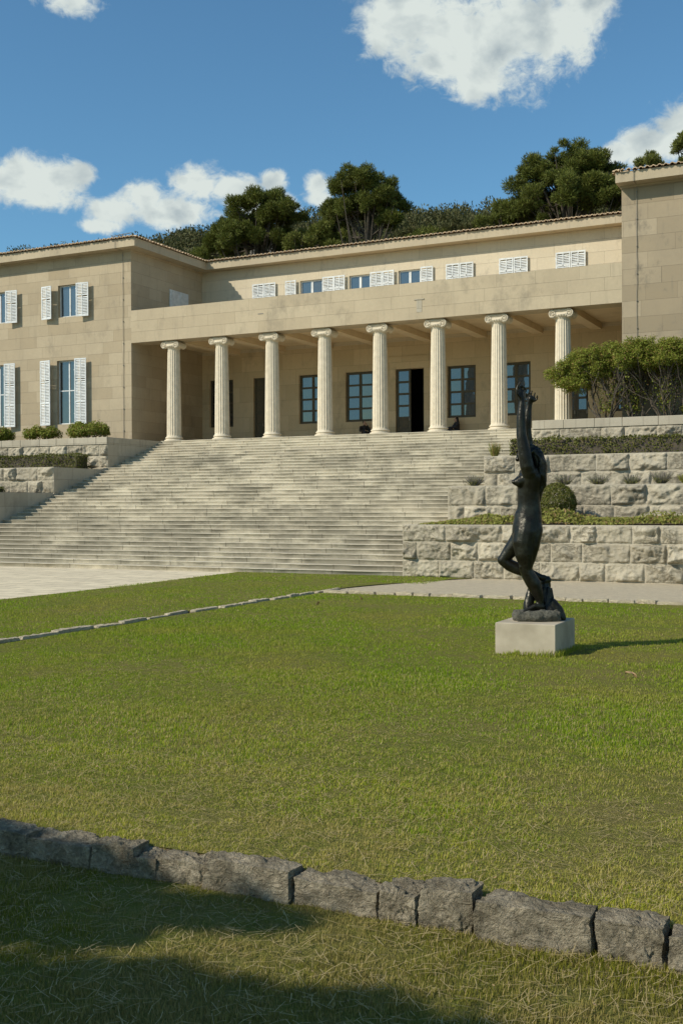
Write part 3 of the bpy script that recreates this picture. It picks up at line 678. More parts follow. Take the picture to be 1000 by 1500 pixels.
# columns
def shaft_mesh():
    nf, sg = 20, 6; V = []; f = []; zs = [.235, .30, .36]+list(np.linspace(.5, 4.2, 8))+[4.33, 4.39]
    for zi, zz in enumerate(zs):
        tt = (zz-.23)/4.15; R = .345-.055*tt**1.5
        dp = 0 if zi in (0, len(zs)-1) else (.55 if zi in (1, len(zs)-2) else 1)
        if zi == 0: R += .03
        for k in range(nf*sg):
            ph = (k % sg)/sg; fl = math.sin(PI*min(1, max(0, (ph-.1)/.8)))**.7 if .1 < ph < .9 else 0
            r = R-.024*fl*dp; an = 2*PI*k/(nf*sg); V.append((r*math.cos(an), r*math.sin(an), zz))
    n = nf*sg
    for i in range(len(zs)-1):
        for k in range(n): f.append((i*n+k, i*n+(k+1) % n, (i+1)*n+(k+1) % n, (i+1)*n+k))
    return V, f
def torus_prof(r, z0, z1, k=6):
    return [(r-(z1-z0)/2+(z1-z0)/2*math.sin(PI*q/k), z0+(z1-z0)*(.5-.5*math.cos(PI*q/k))) for q in range(k+1)]
def capital(b):
    b.lathe((0,0,0), [(.295,4.385),(.31,4.40),(.315,4.43),(.37,4.47),(.40,4.52),(.385,4.56)], 40)       # echinus
    for i in range(24):                                                                                 # egg moulding
        an = 2*PI*i/24; b.tube([(.375*math.cos(an), .375*math.sin(an), 4.455), (.40*math.cos(an), .40*math.sin(an), 4.53)], [.022, .032], 6)
    R = .168
    for sx in (-1, 1):
        cx = sx*.335; zc = 4.575
        prof = [(-.315,R),(-.29,R),(-.27,R*.9),(-.12,R*.78),(-.03,R*.76),(-.03,R*.86),(.03,R*.86),(.03,R*.76),(.12,R*.78),(.27,R*.9),(.29,R),(.315,R)]
        V = []; f = []; n = 28
        for (yy, r) in prof:
            for k in range(n): V.append((cx+r*math.cos(2*PI*k/n), yy, zc+r*math.sin(2*PI*k/n)))
        for i in range(len(prof)-1):
            for k in range(n): f.append((i*n+k, i*n+(k+1) % n, (i+1)*n+(k+1) % n, (i+1)*n+k))
        f.append(tuple(range(n))); f.append(tuple((len(prof)-1)*n+k for k in range(n-1, -1, -1))); b.add(V, f)
        for sy in (-1, 1):                                                                              # volute spiral
            pts = []; rd = []
            for q in range(46):
                tt = q/45; an = PI/2+sx*(-1)*tt*2*PI*1.75; r = (R-.016)*(1-tt)**.9+.03*tt
                pts.append((cx+r*math.cos(an), sy*.345, zc+r*math.sin(an))); rd.append(.026-.010*tt)
            b.tube(pts, rd, 6)
            b.tube([(cx, sy*.30, zc), (cx, sy*.365, zc)], .036, 12)
    for sy in (-1, 1):                                                                                  # canalis sagging between the volutes
        for (zo, r) in ((0, .026), (-.13, .020)):
            pts = [(x_, sy*.335, 4.575+R-.016+zo+(-.045*math.cos(x_/.33*PI/2))) for x_ in np.linspace(-.33, .33, 15)]; b.tube(pts, r, 6)
        V = []
        for x_ in np.linspace(-.33, .33, 15):
            dz = -.035*math.cos(x_/.33*PI/2); V += [(x_, sy*.32, 4.69+dz), (x_, sy*.32, 4.54+dz)]
        b.add(V, [(2*i, 2*i+2, 2*i+3, 2*i+1) for i in range(14)])
    b.box(-.30, .30, -.315, .315, 4.5, 4.70); b.box(-.30, .30, -.30, .30, 4.70, 4.779, bev=.02)
sv, sf = shaft_mesh()
base = MB(); base.lathe((0,0,0), [(.47,0),(.47,.012)]+torus_prof(.47, .012, .11)+[(.40,.115),(.385,.15)]+torus_prof(.42, .155, .225)+[(.38,.235)], 48)
cp = MB(); capital(cp)
col0 = None
for i, cx in enumerate(CX):
    loc = (cx-GO[0], 44.06-GO[1], FL-GO[2]+.0)
    if col0 is None:
        bm = MB(); bm.v = sv; bm.f = sf; bm.a = [0]*len(sv); c0 = bm.build('column', M['column'], gal); c0.location = loc
        b1 = base.build('base', M['column'], c0); k1 = cp.build('capital', M['column'], c0); col0 = (c0, b1, k1)
    else:
        c = col0[0].copy(); COL.objects.link(c); c.location = loc
        for q in col0[1:]: g_ = q.copy(); COL.objects.link(g_); g_.parent = c
# ------------------------------------------------------------------ foliage helpers
def leaf_cloud(C, N, size, aspect=.45, jit=.6, rng=RNG, up=0., radial=False):
    """diamond leaves at C (n,3), facing roughly N"""
    n = len(C); N = N+rng.normal(0, jit, (n, 3)); N[:, 2] += up; N /= np.linalg.norm(N, axis=1)[:, None]+1e-9
    a = rng.normal(0, 1, (n, 3)); T_ = a-N*(a*N).sum(1)[:, None]; T_ /= np.linalg.norm(T_, axis=1)[:, None]+1e-9
    if radial:                                    # needles point outwards from their tuft
        T_ = N; q_ = rng.normal(0, 1, (n, 3)); N = np.cross(T_, q_); N /= np.linalg.norm(N, axis=1)[:, None]+1e-9
    B = np.cross(N, T_); s = size*rng.uniform(.6, 1.35, n)[:, None]
    V = np.stack([C-T_*s, C+B*s*aspect, C+T_*s, C-B*s*aspect], 1).reshape(-1, 3)
    return V, np.arange(4*n).reshape(n, 4)
def clump_points(centres, radii, per, rng=RNG, shell=.55):
    P = []; N = []
    for c, r in zip(centres, radii):
        r = np.array(r if hasattr(r, '__len__') else (r, r, r)); m = max(6, int(per*(r.prod()**(2/3))))
        d = rng.normal(0, 1, (m, 3)); d /= np.linalg.norm(d, axis=1)[:, None]
        q = rng.uniform(shell, 1.0, m)**.7*(1+.25*vnoise(d*3+c[0]*7.1)); P.append(np.array(c)+d*r*q[:, None]); N.append(d)
    return np.concatenate(P), np.concatenate(N)
def crown_mesh(name, centres, radii, per, size, mat, parent, rng=RNG, aspect=.45, jit=.6, up=.2, shell=.55, origin=(0,0,0), radial=False):
    P, N = clump_points(centres, radii, per, rng, shell); V, f = leaf_cloud(P, N, size, aspect, jit, rng, up, radial)
    return npmesh(name, V-np.array(origin), f, mat, parent)
def lumpy_crown(lobes, n, rr, rng, zsq=.8, minr=.25):
    """scatter clumps over the surface of big lobes (c, rx, ry, rz)"""
    C = []; R = []
    w = np.array([l[1]*l[3] for l in lobes]); w = w/w.sum()
    for (c, rx, ry, rz), k in zip(lobes, (w*n).astype(int)+3):
        d = rng.normal(0, 1, (k, 3)); d /= np.linalg.norm(d, axis=1)[:, None]; d[:, 2] = np.where(d[:, 2] < -.3, -d[:, 2]*.6, d[:, 2])
        q = rng.uniform(.45, 1.06, k)**.6
        C += list(np.array(c)+d*np.array([rx, ry, rz])*q[:, None]); s = rng.uniform(minr, 1, k)*rr; R += [(a, a, a*zsq) for a in s]
    return C, R
def pine(label, base, lobes, trunk_top, n=70, rr=.75, per=420, size=.085, mat='pine', seed=1, tr=.22, group='pine trees on the slope behind the museum', branches=True):
    rng = np.random.default_rng(seed); root = setp(empty('pine_tree', base), label, 'tree', group)
    C, R = lumpy_crown(lobes, n, rr, rng)
    crown_mesh('crown', C, R, per*8, size*1.25, M[mat], root, rng, .16, .45, .45, .2, base, True)
    b = MB(); bx = np.array(base); tt = np.array(trunk_top)
    pts = [bx+(tt-bx)*q+np.array([math.sin(q*5+seed)*.25, 0, 0])*(q > 0) for q in np.linspace(0, 1, 8)]
    b.tube([p-bx for p in pts], [tr*(1-.6*q) for q in np.linspace(0, 1, 8)], 8)
    for k in range(0, len(C), 3):
        j = int(rng.integers(3, 8)); p0 = pts[min(j, 7)]; p1 = np.array(C[k]); mid = (p0+p1)/2+np.array([0, 0, -.25])
        b.tube([p0-bx, mid-bx, p1-bx], [tr*.32, tr*.2, .02], 5)
    b.build('trunk', M['bark'], root); return root

# ------------------------------------------------------------------ hill behind
def hz(X, Y):
    f = np.clip((Y-55)/48, 0, 1); z = 2.9+25.6*(f*f*(3-2*f))*.55+25.6*f*.45
    z = z+1.1*fbm(np.stack([X*.045, Y*.045, X*0], -1).reshape(-1, 3), 4).reshape(np.shape(X))*np.clip((Y-57)/10, 0, 1)
    return z-np.clip((Y-112)*.25, 0, 30)-1.9*np.clip((X/Y+.47)/.10, 0, 1)*np.clip((Y-70)/30, 0, 1)
nx, ny = 200, 90
X, Y = np.meshgrid(np.linspace(-240, 180, nx+1), np.linspace(54, 230, ny+1)); Z = hz(X, Y); Z[0] = -3
i = (np.arange(ny)[:, None]*(nx+1)+np.arange(nx)[None]).ravel()
setp(npmesh('hill', np.stack([X, Y, Z], -1).reshape(-1, 3), np.stack([i, i+1, i+nx+2, i+nx+1], -1), M['hill'], smooth=True), kind='structure')
rng = np.random.default_rng(5)
nb = 2300; bx = rng.uniform(-150, 40, nb); by = 60+ (rng.uniform(0, 1, nb)**.8)*50
rock_dir = -0.56
keep = ~((np.abs(bx/by-rock_dir) < .022) & (by > 76) & (by < 98)); bx, by = bx[keep], by[keep]; bz = hz(bx, by)
rad = rng.uniform(.9, 2.0, len(bx)); C = np.stack([bx, by, bz+rad*.45], -1)
vis = (bx/by > -.98) & (bx/by < -.05)
crown_mesh('woodland', C[vis], [(r, r, r*.85) for r in rad[vis]], 260, .15, M['scrub'], None, rng, .4, .6, .4, .4, (0,0,0), True)
setp(bpy.data.objects['woodland'], 'dark scrub and low pines covering the hillside behind the museum', 'woodland', kind='stuff')
# grey rock outcrop on the slope
def rock_mesh(name, sx, sy, sz, seed, res=14, amp=.25, fr=1.6, mat=None, parent=None, box=.35):
    """noisy rounded block centred on the origin"""
    V = []; f = []; n = res
    for ax in range(3):
        for sg in (-1, 1):
            o = len(V)
            for i in range(n+1):
                for k in range(n+1):
                    a, b_ = 2*i/n-1, 2*k/n-1; p = [0, 0, 0]; p[ax] = sg; p[(ax+1) % 3] = a; p[(ax+2) % 3] = b_; V.append(p)
            for i in range(n):
                for k in range(n):
                    q = (o+i*(n+1)+k, o+(i+1)*(n+1)+k, o+(i+1)*(n+1)+k+1, o+i*(n+1)+k+1); f.append(q if sg > 0 else q[::-1])
    V = np.array(V, float); L = np.linalg.norm(V, axis=1)[:, None]; V = V*(1-box)+V/L*box
    S_ = np.array([sx, sy, sz])/2; W_ = V*S_; nn = fbm(W_*fr/max(.001, min(sx, sz))*1.2+seed*7.7, 5, .6)
    n2 = vnoise(W_*fr/max(.001, min(sx, sz))*.6+seed*3.1)
    W_ = W_*(1+.0)+V/L*((nn*amp+n2*amp*.8)*min(sx, sy, sz)*.5)[:, None]
    o = npmesh(name, W_, f, mat, parent, smooth=False); return o
for k, (yy, off, s_) in enumerate(((84, -.010, 5.2), (88, .012, 4.2), (92, -.004, 3.6))):
    xx = yy*(rock_dir+off); o = rock_mesh('rock_outcrop', s_, s_*.8, s_*.62, k+3, 26, .35, 1.6, M['outcrop']); o.location = (xx, yy, float(hz(np.array([[xx]]), np.array([[yy]]))[0, 0])+.3)
    setp(o, ['lowest grey rock outcrop above the left roof corner', 'middle grey rock outcrop showing between scrub and pines', 'highest grey rock outcrop on the scrubby slope at left'][k], 'rock', 'grey rocks on the hillside')

# ------------------------------------------------------------------ pines
def PT(k, Y, z): return (k*Y, Y, z)
def g0(x, y): return float(hz(np.array([[x]]), np.array([[y]]))[0, 0])-.3
Yp = 62.0; s = 62/56
def L(x, z, rx, rz, Y=56., ry=None): return ((x*Yp/Y, Yp, z*Yp/Y), rx*Yp/Y, (ry or rx)*Yp/Y, rz*Yp/Y)
def base(x): return (x*Yp/56, Yp, g0(x*Yp/56, Yp))
pine('broad dense pine, leftmost of the big pines behind the roof', base(-33.0),
     [L(-32.4, 17.0, 1.8, 1.3), L(-34.2, 15.9, 1.5, 1.2), L(-31.2, 16.1, 1.6, 1.5), L(-32.8, 15.0, 2.6, 1.3), L(-35.4, 14.9, 1.2, .9)], (-32.6*s, Yp, 16.6*s), 165, .68, 520, .085, seed=2)
pine('domed umbrella-shaped pine with its trunk showing, in the middle behind the roof', base(-25.7),
     [L(-25.9, 17.5, 1.9, 1.05), L(-27.3, 16.3, 1.3, .9), L(-24.5, 16.4, 1.2, 1.0), L(-25.9, 16.2, 1.7, .8), L(-28.0, 15.4, .9, .6), L(-24.2, 15.5, .7, .5)], (-25.8*s, Yp, 16.4*s), 140, .62, 520, .08, seed=3)
pine('low lighter green pine filling the gap between the two big pines', base(-29.3),
     [L(-29.3, 14.7, 1.5, 1.2), L(-28.2, 14.9, 1.1, .9), L(-30.2, 14.5, 1.2, .9)], (-29.3*s, Yp, 14.6*s), 40, .55, 420, .085, 'pine2', 4)
pine('small light green pine in front of the broad pine, beside the roof corner', base(-35.6),
     [L(-35.6, 14.1, 1.2, .9), L(-34.3, 13.9, 1.2, .9)], (-35.4*s, Yp, 14.0*s), 30, .5, 420, .085, 'pine2', 5)
pine('largest pine, ragged and dark, rising beside the right wing', base(-14.4),
     [L(-14.5, 17.0, 1.7, 1.3), L(-15.9, 16.3, 1.4, 1.4), L(-13.2, 16.5, 1.2, 1.2), L(-14.5, 15.2, 2.7, 1.6), L(-12.2, 15.2, 1.4, 1.3)], (-14.4*s, Yp, 17.2*s), 210, .66, 520, .085, seed=6)
pine('low dark pine shoulder left of the largest pine', base(-18.0),
     [L(-17.3, 15.0, 1.0, 1.2), L(-18.4, 14.5, 1.1, .9), L(-16.4, 14.6, 1.3, 1.2)], (-17.4*s, Yp, 14.8*s), 46, .55, 420, .085, 'pine', 7)
for k, (x, z, w) in enumerate(((-20.2, 14.3, 1.2), (-21.9, 14.2, 1.3), (-23.2, 14.3, .8), (-27.4, 14.1, .8))):
    pine(['round scrubby pine on the slope right of the umbrella-shaped pine', 'second low scrubby pine right of the umbrella-shaped pine', 'small pine tucked under the right edge of the umbrella-shaped pine', 'small pine at the foot of the umbrella-shaped pine, on its left'][k], base(x),
         [L(x, z, w, .8), L(x+.6, z-.3, w*.8, .7)], (x*s, Yp, z*s-.3), 26, .55, 380, .1, 'pine2' if k % 2 else 'scrub', 20+k, group='low pines on the slope')
# a tree just behind the right wing's roof
Yp = 60.5; s = 60.5/56
pine('pine with pale sprays showing over the right wing roof', base(-7.6), [L(-8.6, 17.05, 1.2, .8), L(-6.6, 17.4, 1.6, 1.0), L(-10.4, 16.6, .8, .55), L(-4.5, 17.6, 1.6, 1.1), L(-7.4, 15.8, 2.6, 1.0)], (-7.6*s, Yp, 16.8*s), 120, .5, 520, .085, 'pine2', 9)

# ------------------------------------------------------------------ hedges, bushes, shrubs
def hedge(label, x0, x1, y0, y1, z0, z1, seed, dens=620, size=.035):
    rng = np.random.default_rng(seed); root = setp(empty('clipped_hedge', ((x0+x1)/2, (y0+y1)/2, z0)), label, 'hedge', 'clipped hedges on the terraces')
    o = np.array(root.location); P = []; N = []
    def face(n, f, nr):
        uv = rng.uniform(0, 1, (n, 2)); p = f(uv); nz_ = fbm(p*2.3+seed, 4)*.075; nr = np.array(nr, float); P.append(p+nr*(nz_-rng.uniform(0, .10, n))[:, None]); N.append(np.tile(nr, (n, 1)))
    Lx, Ly, Lz = x1-x0, y1-y0, z1-z0
    face(int(Lx*Lz*dens), lambda u: np.stack([x0+u[:,0]*Lx, u[:,0]*0+y0, z0+u[:,1]*Lz], -1), (0,-1,0))
    face(int(Lx*Lz*dens*.3), lambda u: np.stack([x0+u[:,0]*Lx, u[:,0]*0+y1, z0+u[:,1]*Lz], -1), (0,1,0))
    face(int(Lx*Ly*dens*.8), lambda u: np.stack([x0+u[:,0]*Lx, y0+u[:,1]*Ly, u[:,0]*0+z1], -1), (0,0,1))
    for xx, sg in ((x0, -1), (x1, 1)): face(int(Ly*Lz*dens), lambda u, xx=xx: np.stack([u[:,0]*0+xx, y0+u[:,0]*Ly, z0+u[:,1]*Lz], -1), (sg,0,0))
    V, f = leaf_cloud(np.concatenate(P)-o, np.concatenate(N), size, .55, .8, rng, .3); npmesh('foliage', V, f, M['hedge'], root)
    b = MB(); b.box(x0-o[0]+.09, x1-o[0]-.09, y0-o[1]+.09, y1-o[1]-.09, 0, z1-z0-.09)  # solid dark core, its colour stands in for shade behind the leaves
    b.build('dark_core', M['bark'], root); return root
hedge('long low clipped box hedge on the terrace at right, behind the statue', XR+.3, RX-2, 37.3, 38.3, 1.58, 2.27, 31)
hedge('clipped box hedge on the left terrace beside the stairs', -48, -30.75, 37.5, 38.4, 1.58, 2.24, 32)
hedge('strip of low clipped hedge on the lower left terrace', -48, -31.6, 33.6, 34.2, .54, .80, 33)
def bush(label, x, y, z, rx, ry, rz, mat, seed, name='shrub', cat='shrub', group='leafy shrubs on the left terrace', per=2600, size=.05, n=22, core=True, rough=.35):
    rng = np.random.default_rng(seed); root = setp(empty(name, (x, y, z)), label, cat, group)
    C = []; R = []
    for k in range(n):
        d = rng.normal(0, 1, 3); d /= np.linalg.norm(d); d[2] = abs(d[2]); q = rng.uniform(.55, .85)
        C.append((d[0]*rx*q, d[1]*ry*q, rz*.45+d[2]*rz*.5*q)); r = rough*min(rx, rz)*rng.uniform(.7, 1.2); R.append((r, r, r))
    P, N = clump_points(C, R, per, rng, .4); V, f = leaf_cloud(P, N, size, .5, .6, rng, .5); npmesh('foliage', V, f, M[mat], root)
    b = MB()
    for k in range(10):
        e = C[rng.integers(len(C))]; b.tube([(rng.uniform(-.08,.08), rng.uniform(-.08,.08), 0), (e[0]*.4, e[1]*.4, e[2]*.5), e], [.02, .014, .005], 5)
    b.build('stem', M['bark'], root); return root
bush('rounded dense shrub at the right end of the left terrace, nearest the portico', -32.6, 40.6, 3.0, 1.15, .8, .78, 'shrub', 41, n=44)
bush('airy shrub with pinkish bare twigs, second from the portico on the left terrace', -35.2, 40.5, 3.0, 1.05, .75, .68, 'shrub', 42, n=34)
bush('loose shrub below the lower left window, third from the portico', -38.0, 40.5, 3.0, .95, .75, .72, 'shrub', 43, n=34)
bush('dense dark shrub cut by the left edge of the photo', -39.9, 40.5, 3.0, 1.1, .8, .78, 'shrub', 44, n=44)
# ball-clipped bush
root = setp(empty('ball_bush', (-8.38, 30.95, -.55)), 'dark ball-clipped bush behind the statue on the first terrace', 'bush')
rng = np.random.default_rng(50); d = rng.normal(0, 1, (15000, 3)); d /= np.linalg.norm(d, axis=1)[:, None]
P = d*np.array([.60, .58, .56])*(1+.08*fbm(d*3.5, 4)-rng.uniform(0, .14, len(d)))[:, None]+np.array([0, 0, .60])
V, f = leaf_cloud(P, d, .022, .55, .7, rng, .2); npmesh('foliage', V, f, M['hedge'], root)
b = MB(); b.tube([(0,0,0),(0,0,.3),(.02,0,.55)], [.05,.04,.03], 8)
for k in range(12): an = k*.52; b.tube([(0,0,.25),(math.cos(an)*.2,math.sin(an)*.2,.5),(math.cos(an)*.4,math.sin(an)*.38,.7)], [.02,.012,.005], 5)
b.build('stem', M['bark'], root)
# ground cover on the first terrace (nobody could count it)
rng = np.random.default_rng(60); n = 34000
x = rng.uniform(XR+.35, 3, n); y = rng.uniform(28.75, 30.6, n)
h = .14+.16*np.clip(fbm(np.stack([x*.9, y*.9, x*0], -1), 4)+.35, 0, 1.3)
h = h*np.clip((x-(XR+.3))/1.0, .15, 1)*np.clip((y-28.7)/.25, .35, 1)
h = np.where((x > -8.2), h*1.35, h)
z = -.56+rng.uniform(.35, 1, n)*h; V, f = leaf_cloud(np.stack([x, y, z], -1), np.tile([0,-.5,.8], (n,1)), .042, .55, .7, rng)
setp(npmesh('ground_cover', V, f, M['cover']), 'yellow-green ground cover creeping along the top of the lowest wall', 'ground cover', kind='stuff')
# wispy plants on the second terrace, and at the left
def wisp(label, x, y, z, w, hgt, seed, n=260, cat='plant', mat='lav', group='wispy plants on the second terrace'):
    rng = np.random.default_rng(seed); root = setp(empty('wispy_plant', (x, y, z)), label, cat, group)
    an = rng.uniform(0, 2*PI, n); ln = rng.uniform(.5, 1, n)*hgt; lean = rng.uniform(.1, 1, n)*w
    P0 = np.stack([np.cos(an)*.08, np.sin(an)*.08, an*0], -1); P1 = np.stack([np.cos(an)*lean, np.sin(an)*lean*.7, ln], -1)
    sd_ = np.cross(P1-P0, rng.normal(0, 1, (n, 3))); sd_ /= np.linalg.norm(sd_, axis=1)[:, None]; sd_ *= .006
    V = np.stack([P0-sd_, P0+sd_, P1+sd_*.6, P1-sd_*.6], 1).reshape(-1, 3); npmesh('stems', V, np.arange(4*n).reshape(n, 4), M[mat], root)
    q = rng.uniform(.2, .8, (n*2, 1)); k = rng.integers(0, n, n*2); P = P0[k]*(1-q)+P1[k]*q*np.array([1,1,.75])
    V, f = leaf_cloud(P, P1[k]*0+np.array([0,0,1.]), .022, .35, .9, rng); npmesh('leaves', V, f, M['cover'], root)
wd = ['leftmost wispy plant, beside the stair edge on the second terrace', 'wispy grey-green plant just right of the statue on the second terrace', 'second wispy plant right of the statue', 'third wispy plant right of the statue', 'fourth wispy plant right of the statue', 'bright green tufted plant near the right edge', 'wispy plant cut by the right photo edge']
for k, (x, w, hh) in enumerate(((-11.35, .42, .36), (-8.55, .40, .34), (-7.55, .42, .32), (-6.6, .38, .30), (-5.75, .4, .38), (-5.05, .3, .30), (-4.3, .42, .36))):
    wisp(wd[k], x*32.9/32.6, 32.9, .56, w, hh, 70+k, 240, mat='cover' if k == 5 else 'lav')
wisp('wispy plant trailing from the second left terrace', -33.2, 34.9, .56, .5, .4, 79, 300, group='wispy plants on the left terrace')
wisp('small leafy sprig beside the hedge end, left of the statue arms', -11.85, 36.1, 1.6, .25, .5, 80, 260, mat='cover', group=None)

# many-stemmed shrubs before the right wing
def multi_stem(label, x, y, z, spread, seed, crownx, nst=9):
    rng = np.random.default_rng(seed); rr = random.Random(seed); root = setp(empty('multi_stemmed_shrub', (x, y, z)), label, 'shrub', 'many-stemmed shrubs on the top terrace')
    tips = []; b = MB()
    def grow(p, d, r, ztop, lvl):
        pts = [p]; rd = [r]; q = Vector(p); d = Vector(d).normalized()
        k = 0
        while q.z < ztop and k < 26:
            d = (d+Vector((rr.uniform(-.34,.34), rr.uniform(-.3,.3), rr.uniform(-.08,.30)))).normalized(); 
            if d.z < .25: d.z = .25
            q = q+d*.12; pts.append(q.copy()); rd.append(max(.008, r*(1-.035*k))); k += 1
            if lvl < 2 and rr.random() < .17 and k > 2: grow(q.copy(), (d.x+rr.uniform(-.9,.9), d.y+rr.uniform(-.5,.5), d.z), rd[-1]*.72, ztop+rr.uniform(-.2,.2), lvl+1)
        b.tube(pts, rd, 6); tips.append(np.array(pts[-1]))
    for k in range(nst):
        an = rr.uniform(0, 2*PI); grow(Vector((math.cos(an)*.22, math.sin(an)*.14, 0)), (math.cos(an)*.55*spread, math.sin(an)*.3, 1), rr.uniform(.026, .042), rr.uniform(1.7, 2.2), 0)
    b.build('stem', M['bark'], root)
    C = [t_+np.array([0, 0, .15]) for t_ in tips]; R = [(.24, .24, .18)]*len(C)
    for (cx, cz, rx, rz, k) in crownx:
        for q in range(k):
            a, c = rng.uniform(-1, 1), rng.uniform(-1, 1)
            if a*a+c*c > 1: continue
            C.append(np.array([cx-x+a*rx, rng.uniform(-.75, .75), cz-z+c*rz])); r = rng.uniform(.10, .27); R.append((r*1.2, r, r*.8))
    P, N = clump_points(C, R, 2300, rng, .1); V, f = leaf_cloud(P, N, .036, .5, .8, rng, .5); npmesh('crown', V, f, M['shrub'], root)
    m_ = 900; k = rng.integers(0, len(tips), m_); q = rng.uniform(.15, .8, (m_, 1)); P = np.array(tips)[k]*q*np.array([1, 1, 1])+rng.normal(0, .06, (m_, 3))
    V, f = leaf_cloud(P, P*0+np.array([0, 0, 1.]), .04, .5, .9, rng); npmesh('inner_leaves', V, f, M['shrub'], root)
    return root
multi_stem('leftmost many-stemmed shrub, its crown leaning out over the coping', -9.55, 42.4, 3.15, 1.3, 91, [(-10.9, 5.0, .80, .48, 150), (-10.1, 5.3, 1.0, .60, 190), (-9.2, 5.6, .9, .45, 110), (-10.7, 4.65, .55, .35, 70)], 12)
multi_stem('second many-stemmed shrub, directly before the wing corner', -8.4, 42.45, 3.15, .9, 92, [(-8.7, 5.75, .8, .40, 100), (-8.0, 5.55, .8, .38, 90)], 11)
multi_stem('third many-stemmed shrub from the portico', -7.3, 42.4, 3.15, .9, 93, [(-7.5, 5.75, .8, .40, 100), (-6.9, 5.55, .8, .38, 90)], 11)
multi_stem('many-stemmed shrub at the right photo edge', -6.2, 42.45, 3.15, 1, 94, [(-6.2, 5.65, 1.1, .45, 150)], 11)
multi_stem('many-stemmed shrub beyond the right photo edge', -4.8, 42.4, 3.15, .9, 95, [(-4.8, 5.75, 1.0, .34, 80)], 11)
bush('dark low bush at the foot of the shrubs near the right edge', -5.95, 42.0, 3.15, .75, .5, .62, 'hedge', 96, group=None, n=26, size=.04)

# ------------------------------------------------------------------ stones in the grass
bx_ = [(-62, 40), (34, 130), (132, 192), (176, 226), (222, 300), (299, 423), (426, 549), (553, 610), (613, 690), (692, 864), (869, 970), (977, 1090), (1095, 1200)]
def pxX(px, Yd): u = (px-500)/1630.9; return Yd*(-.4386+.8987*u)/(.8987+.4386*u)
tops = [.36, .33, .37, .31, .33, .39, .34, .36, .43, .40, .385, .37, .36]
bl = ['rough grey kerb block cut by the left photo edge', 'long dark block in shade, second of the foreground kerb row', 'pale-topped short block, third of the foreground kerb row', 'small block in tree shade, fourth of the foreground kerb row', 'fifth block of the foreground kerb row, half in shade',
      'long sunlit block in the foreground row, just past the shadow tip', 'medium-long grey block left of the two short blocks in the foreground row', 'narrow upright block, first of the two short ones in the foreground row', 'tall pitted block with pale top, second of the two short ones',
      'longest block of the foreground row, deeply pitted, right of centre', 'squarish block between the longest one and the photo edge', 'rough block cut by the right photo edge', 'rough block just beyond the right photo edge']
for k, (a, c) in enumerate(bx_):
    xa, xb = pxX(a-2, 5.2), pxX(c+2, 5.2); w = xb-xa-.008; h = .345+(tops[k]-.36)*.7; dp = .19+.02*math.sin(k*2.1)
    o = rock_mesh('kerb_block', w*1.0, dp, h, k*1.7+2, 64, .17, 3.4, M['kerb'], None, .12)
    o.location = ((xa+xb)/2, 5.19+dp/2-.0+.012*math.sin(k*3.3), -2.31+h/2); o.rotation_euler = (random.uniform(-.04,.04), random.uniform(-.03,.03), random.uniform(-.05,.05))
    setp(o, bl[k], 'stone block', 'rough stone blocks edging the lawn in the foreground')
for side, x in (('right', pxX(1202, 5.2)), ('left', pxX(-64, 5.2))):
    q = 1; rr = random.Random(9)
    while abs(x) < (3.2 if side == 'right' else 9):
        w = rr.uniform(.28, .52); c_ = x+w/2 if side == 'right' else x-w/2; h = .345+rr.uniform(-.02, .03)
        o = rock_mesh('kerb_block', w-.016, .19, h, q*2.9+30+len(side), 30, .17, 3.4, M['kerb'], None, .12); o.location = (c_, 5.29, -2.31+h/2); o.rotation_euler = (rr.uniform(-.04,.04), rr.uniform(-.03,.03), rr.uniform(-.05,.05))
        setp(o, '%s rough block of the foreground row beyond the %s photo edge' % (ordn(q), side), 'stone block', 'rough stone blocks edging the lawn in the foreground'); x += w if side == 'right' else -w; q += 1
V = [(-60, 5.374, -2.25), (30, 5.374, -2.25), (30, 5.374, -2.0), (-60, 5.374, -2.0)]
setp(npmesh('lawn_edge', V, [(0, 1, 2, 3)], M['soil']), kind='structure')
y = 5.4; k = 1; rr = random.Random(3)
while y < 23.3:
    Ln = rr.uniform(.45, 1.0); w = rr.uniform(.10, .19)
    o = rock_mesh('edging_stone', w, Ln*.96, .10, k*1.31, 14, .22, 2., M['flat'], None, .25); o.location = (LX0-.06+rr.uniform(-.05,.05), y+Ln/2, -2.0+rr.uniform(-.02, .005)); o.rotation_euler = (0, rr.uniform(-.08,.08), rr.uniform(-.1,.1))
    setp(o, '%s flat stone, counted from the near end, in the line between the two lawns' % ordn(k), 'edging stone', 'flat edging stones between the lawns'); y += Ln; k += 1
x = LX0+.1; k = 1
while x < 1.5:
    Ln = rr.uniform(.35, .75); w = rr.uniform(.12, .2)
    o = rock_mesh('edging_stone', Ln*.97, w, .11, k*2.31, 14, .22, 2., M['flat'], None, .25); o.location = (x+Ln/2, 22.68+rr.uniform(-.07,.07), -2.0+rr.uniform(0, .03)); o.rotation_euler = (0, rr.uniform(-.05,.05), rr.uniform(-.12,.12))
    setp(o, '%s flat stone, counted from the left, edging the gravel path behind the statue' % ordn(k), 'edging stone', 'flat edging stones along the gravel path'); x += Ln; k += 1

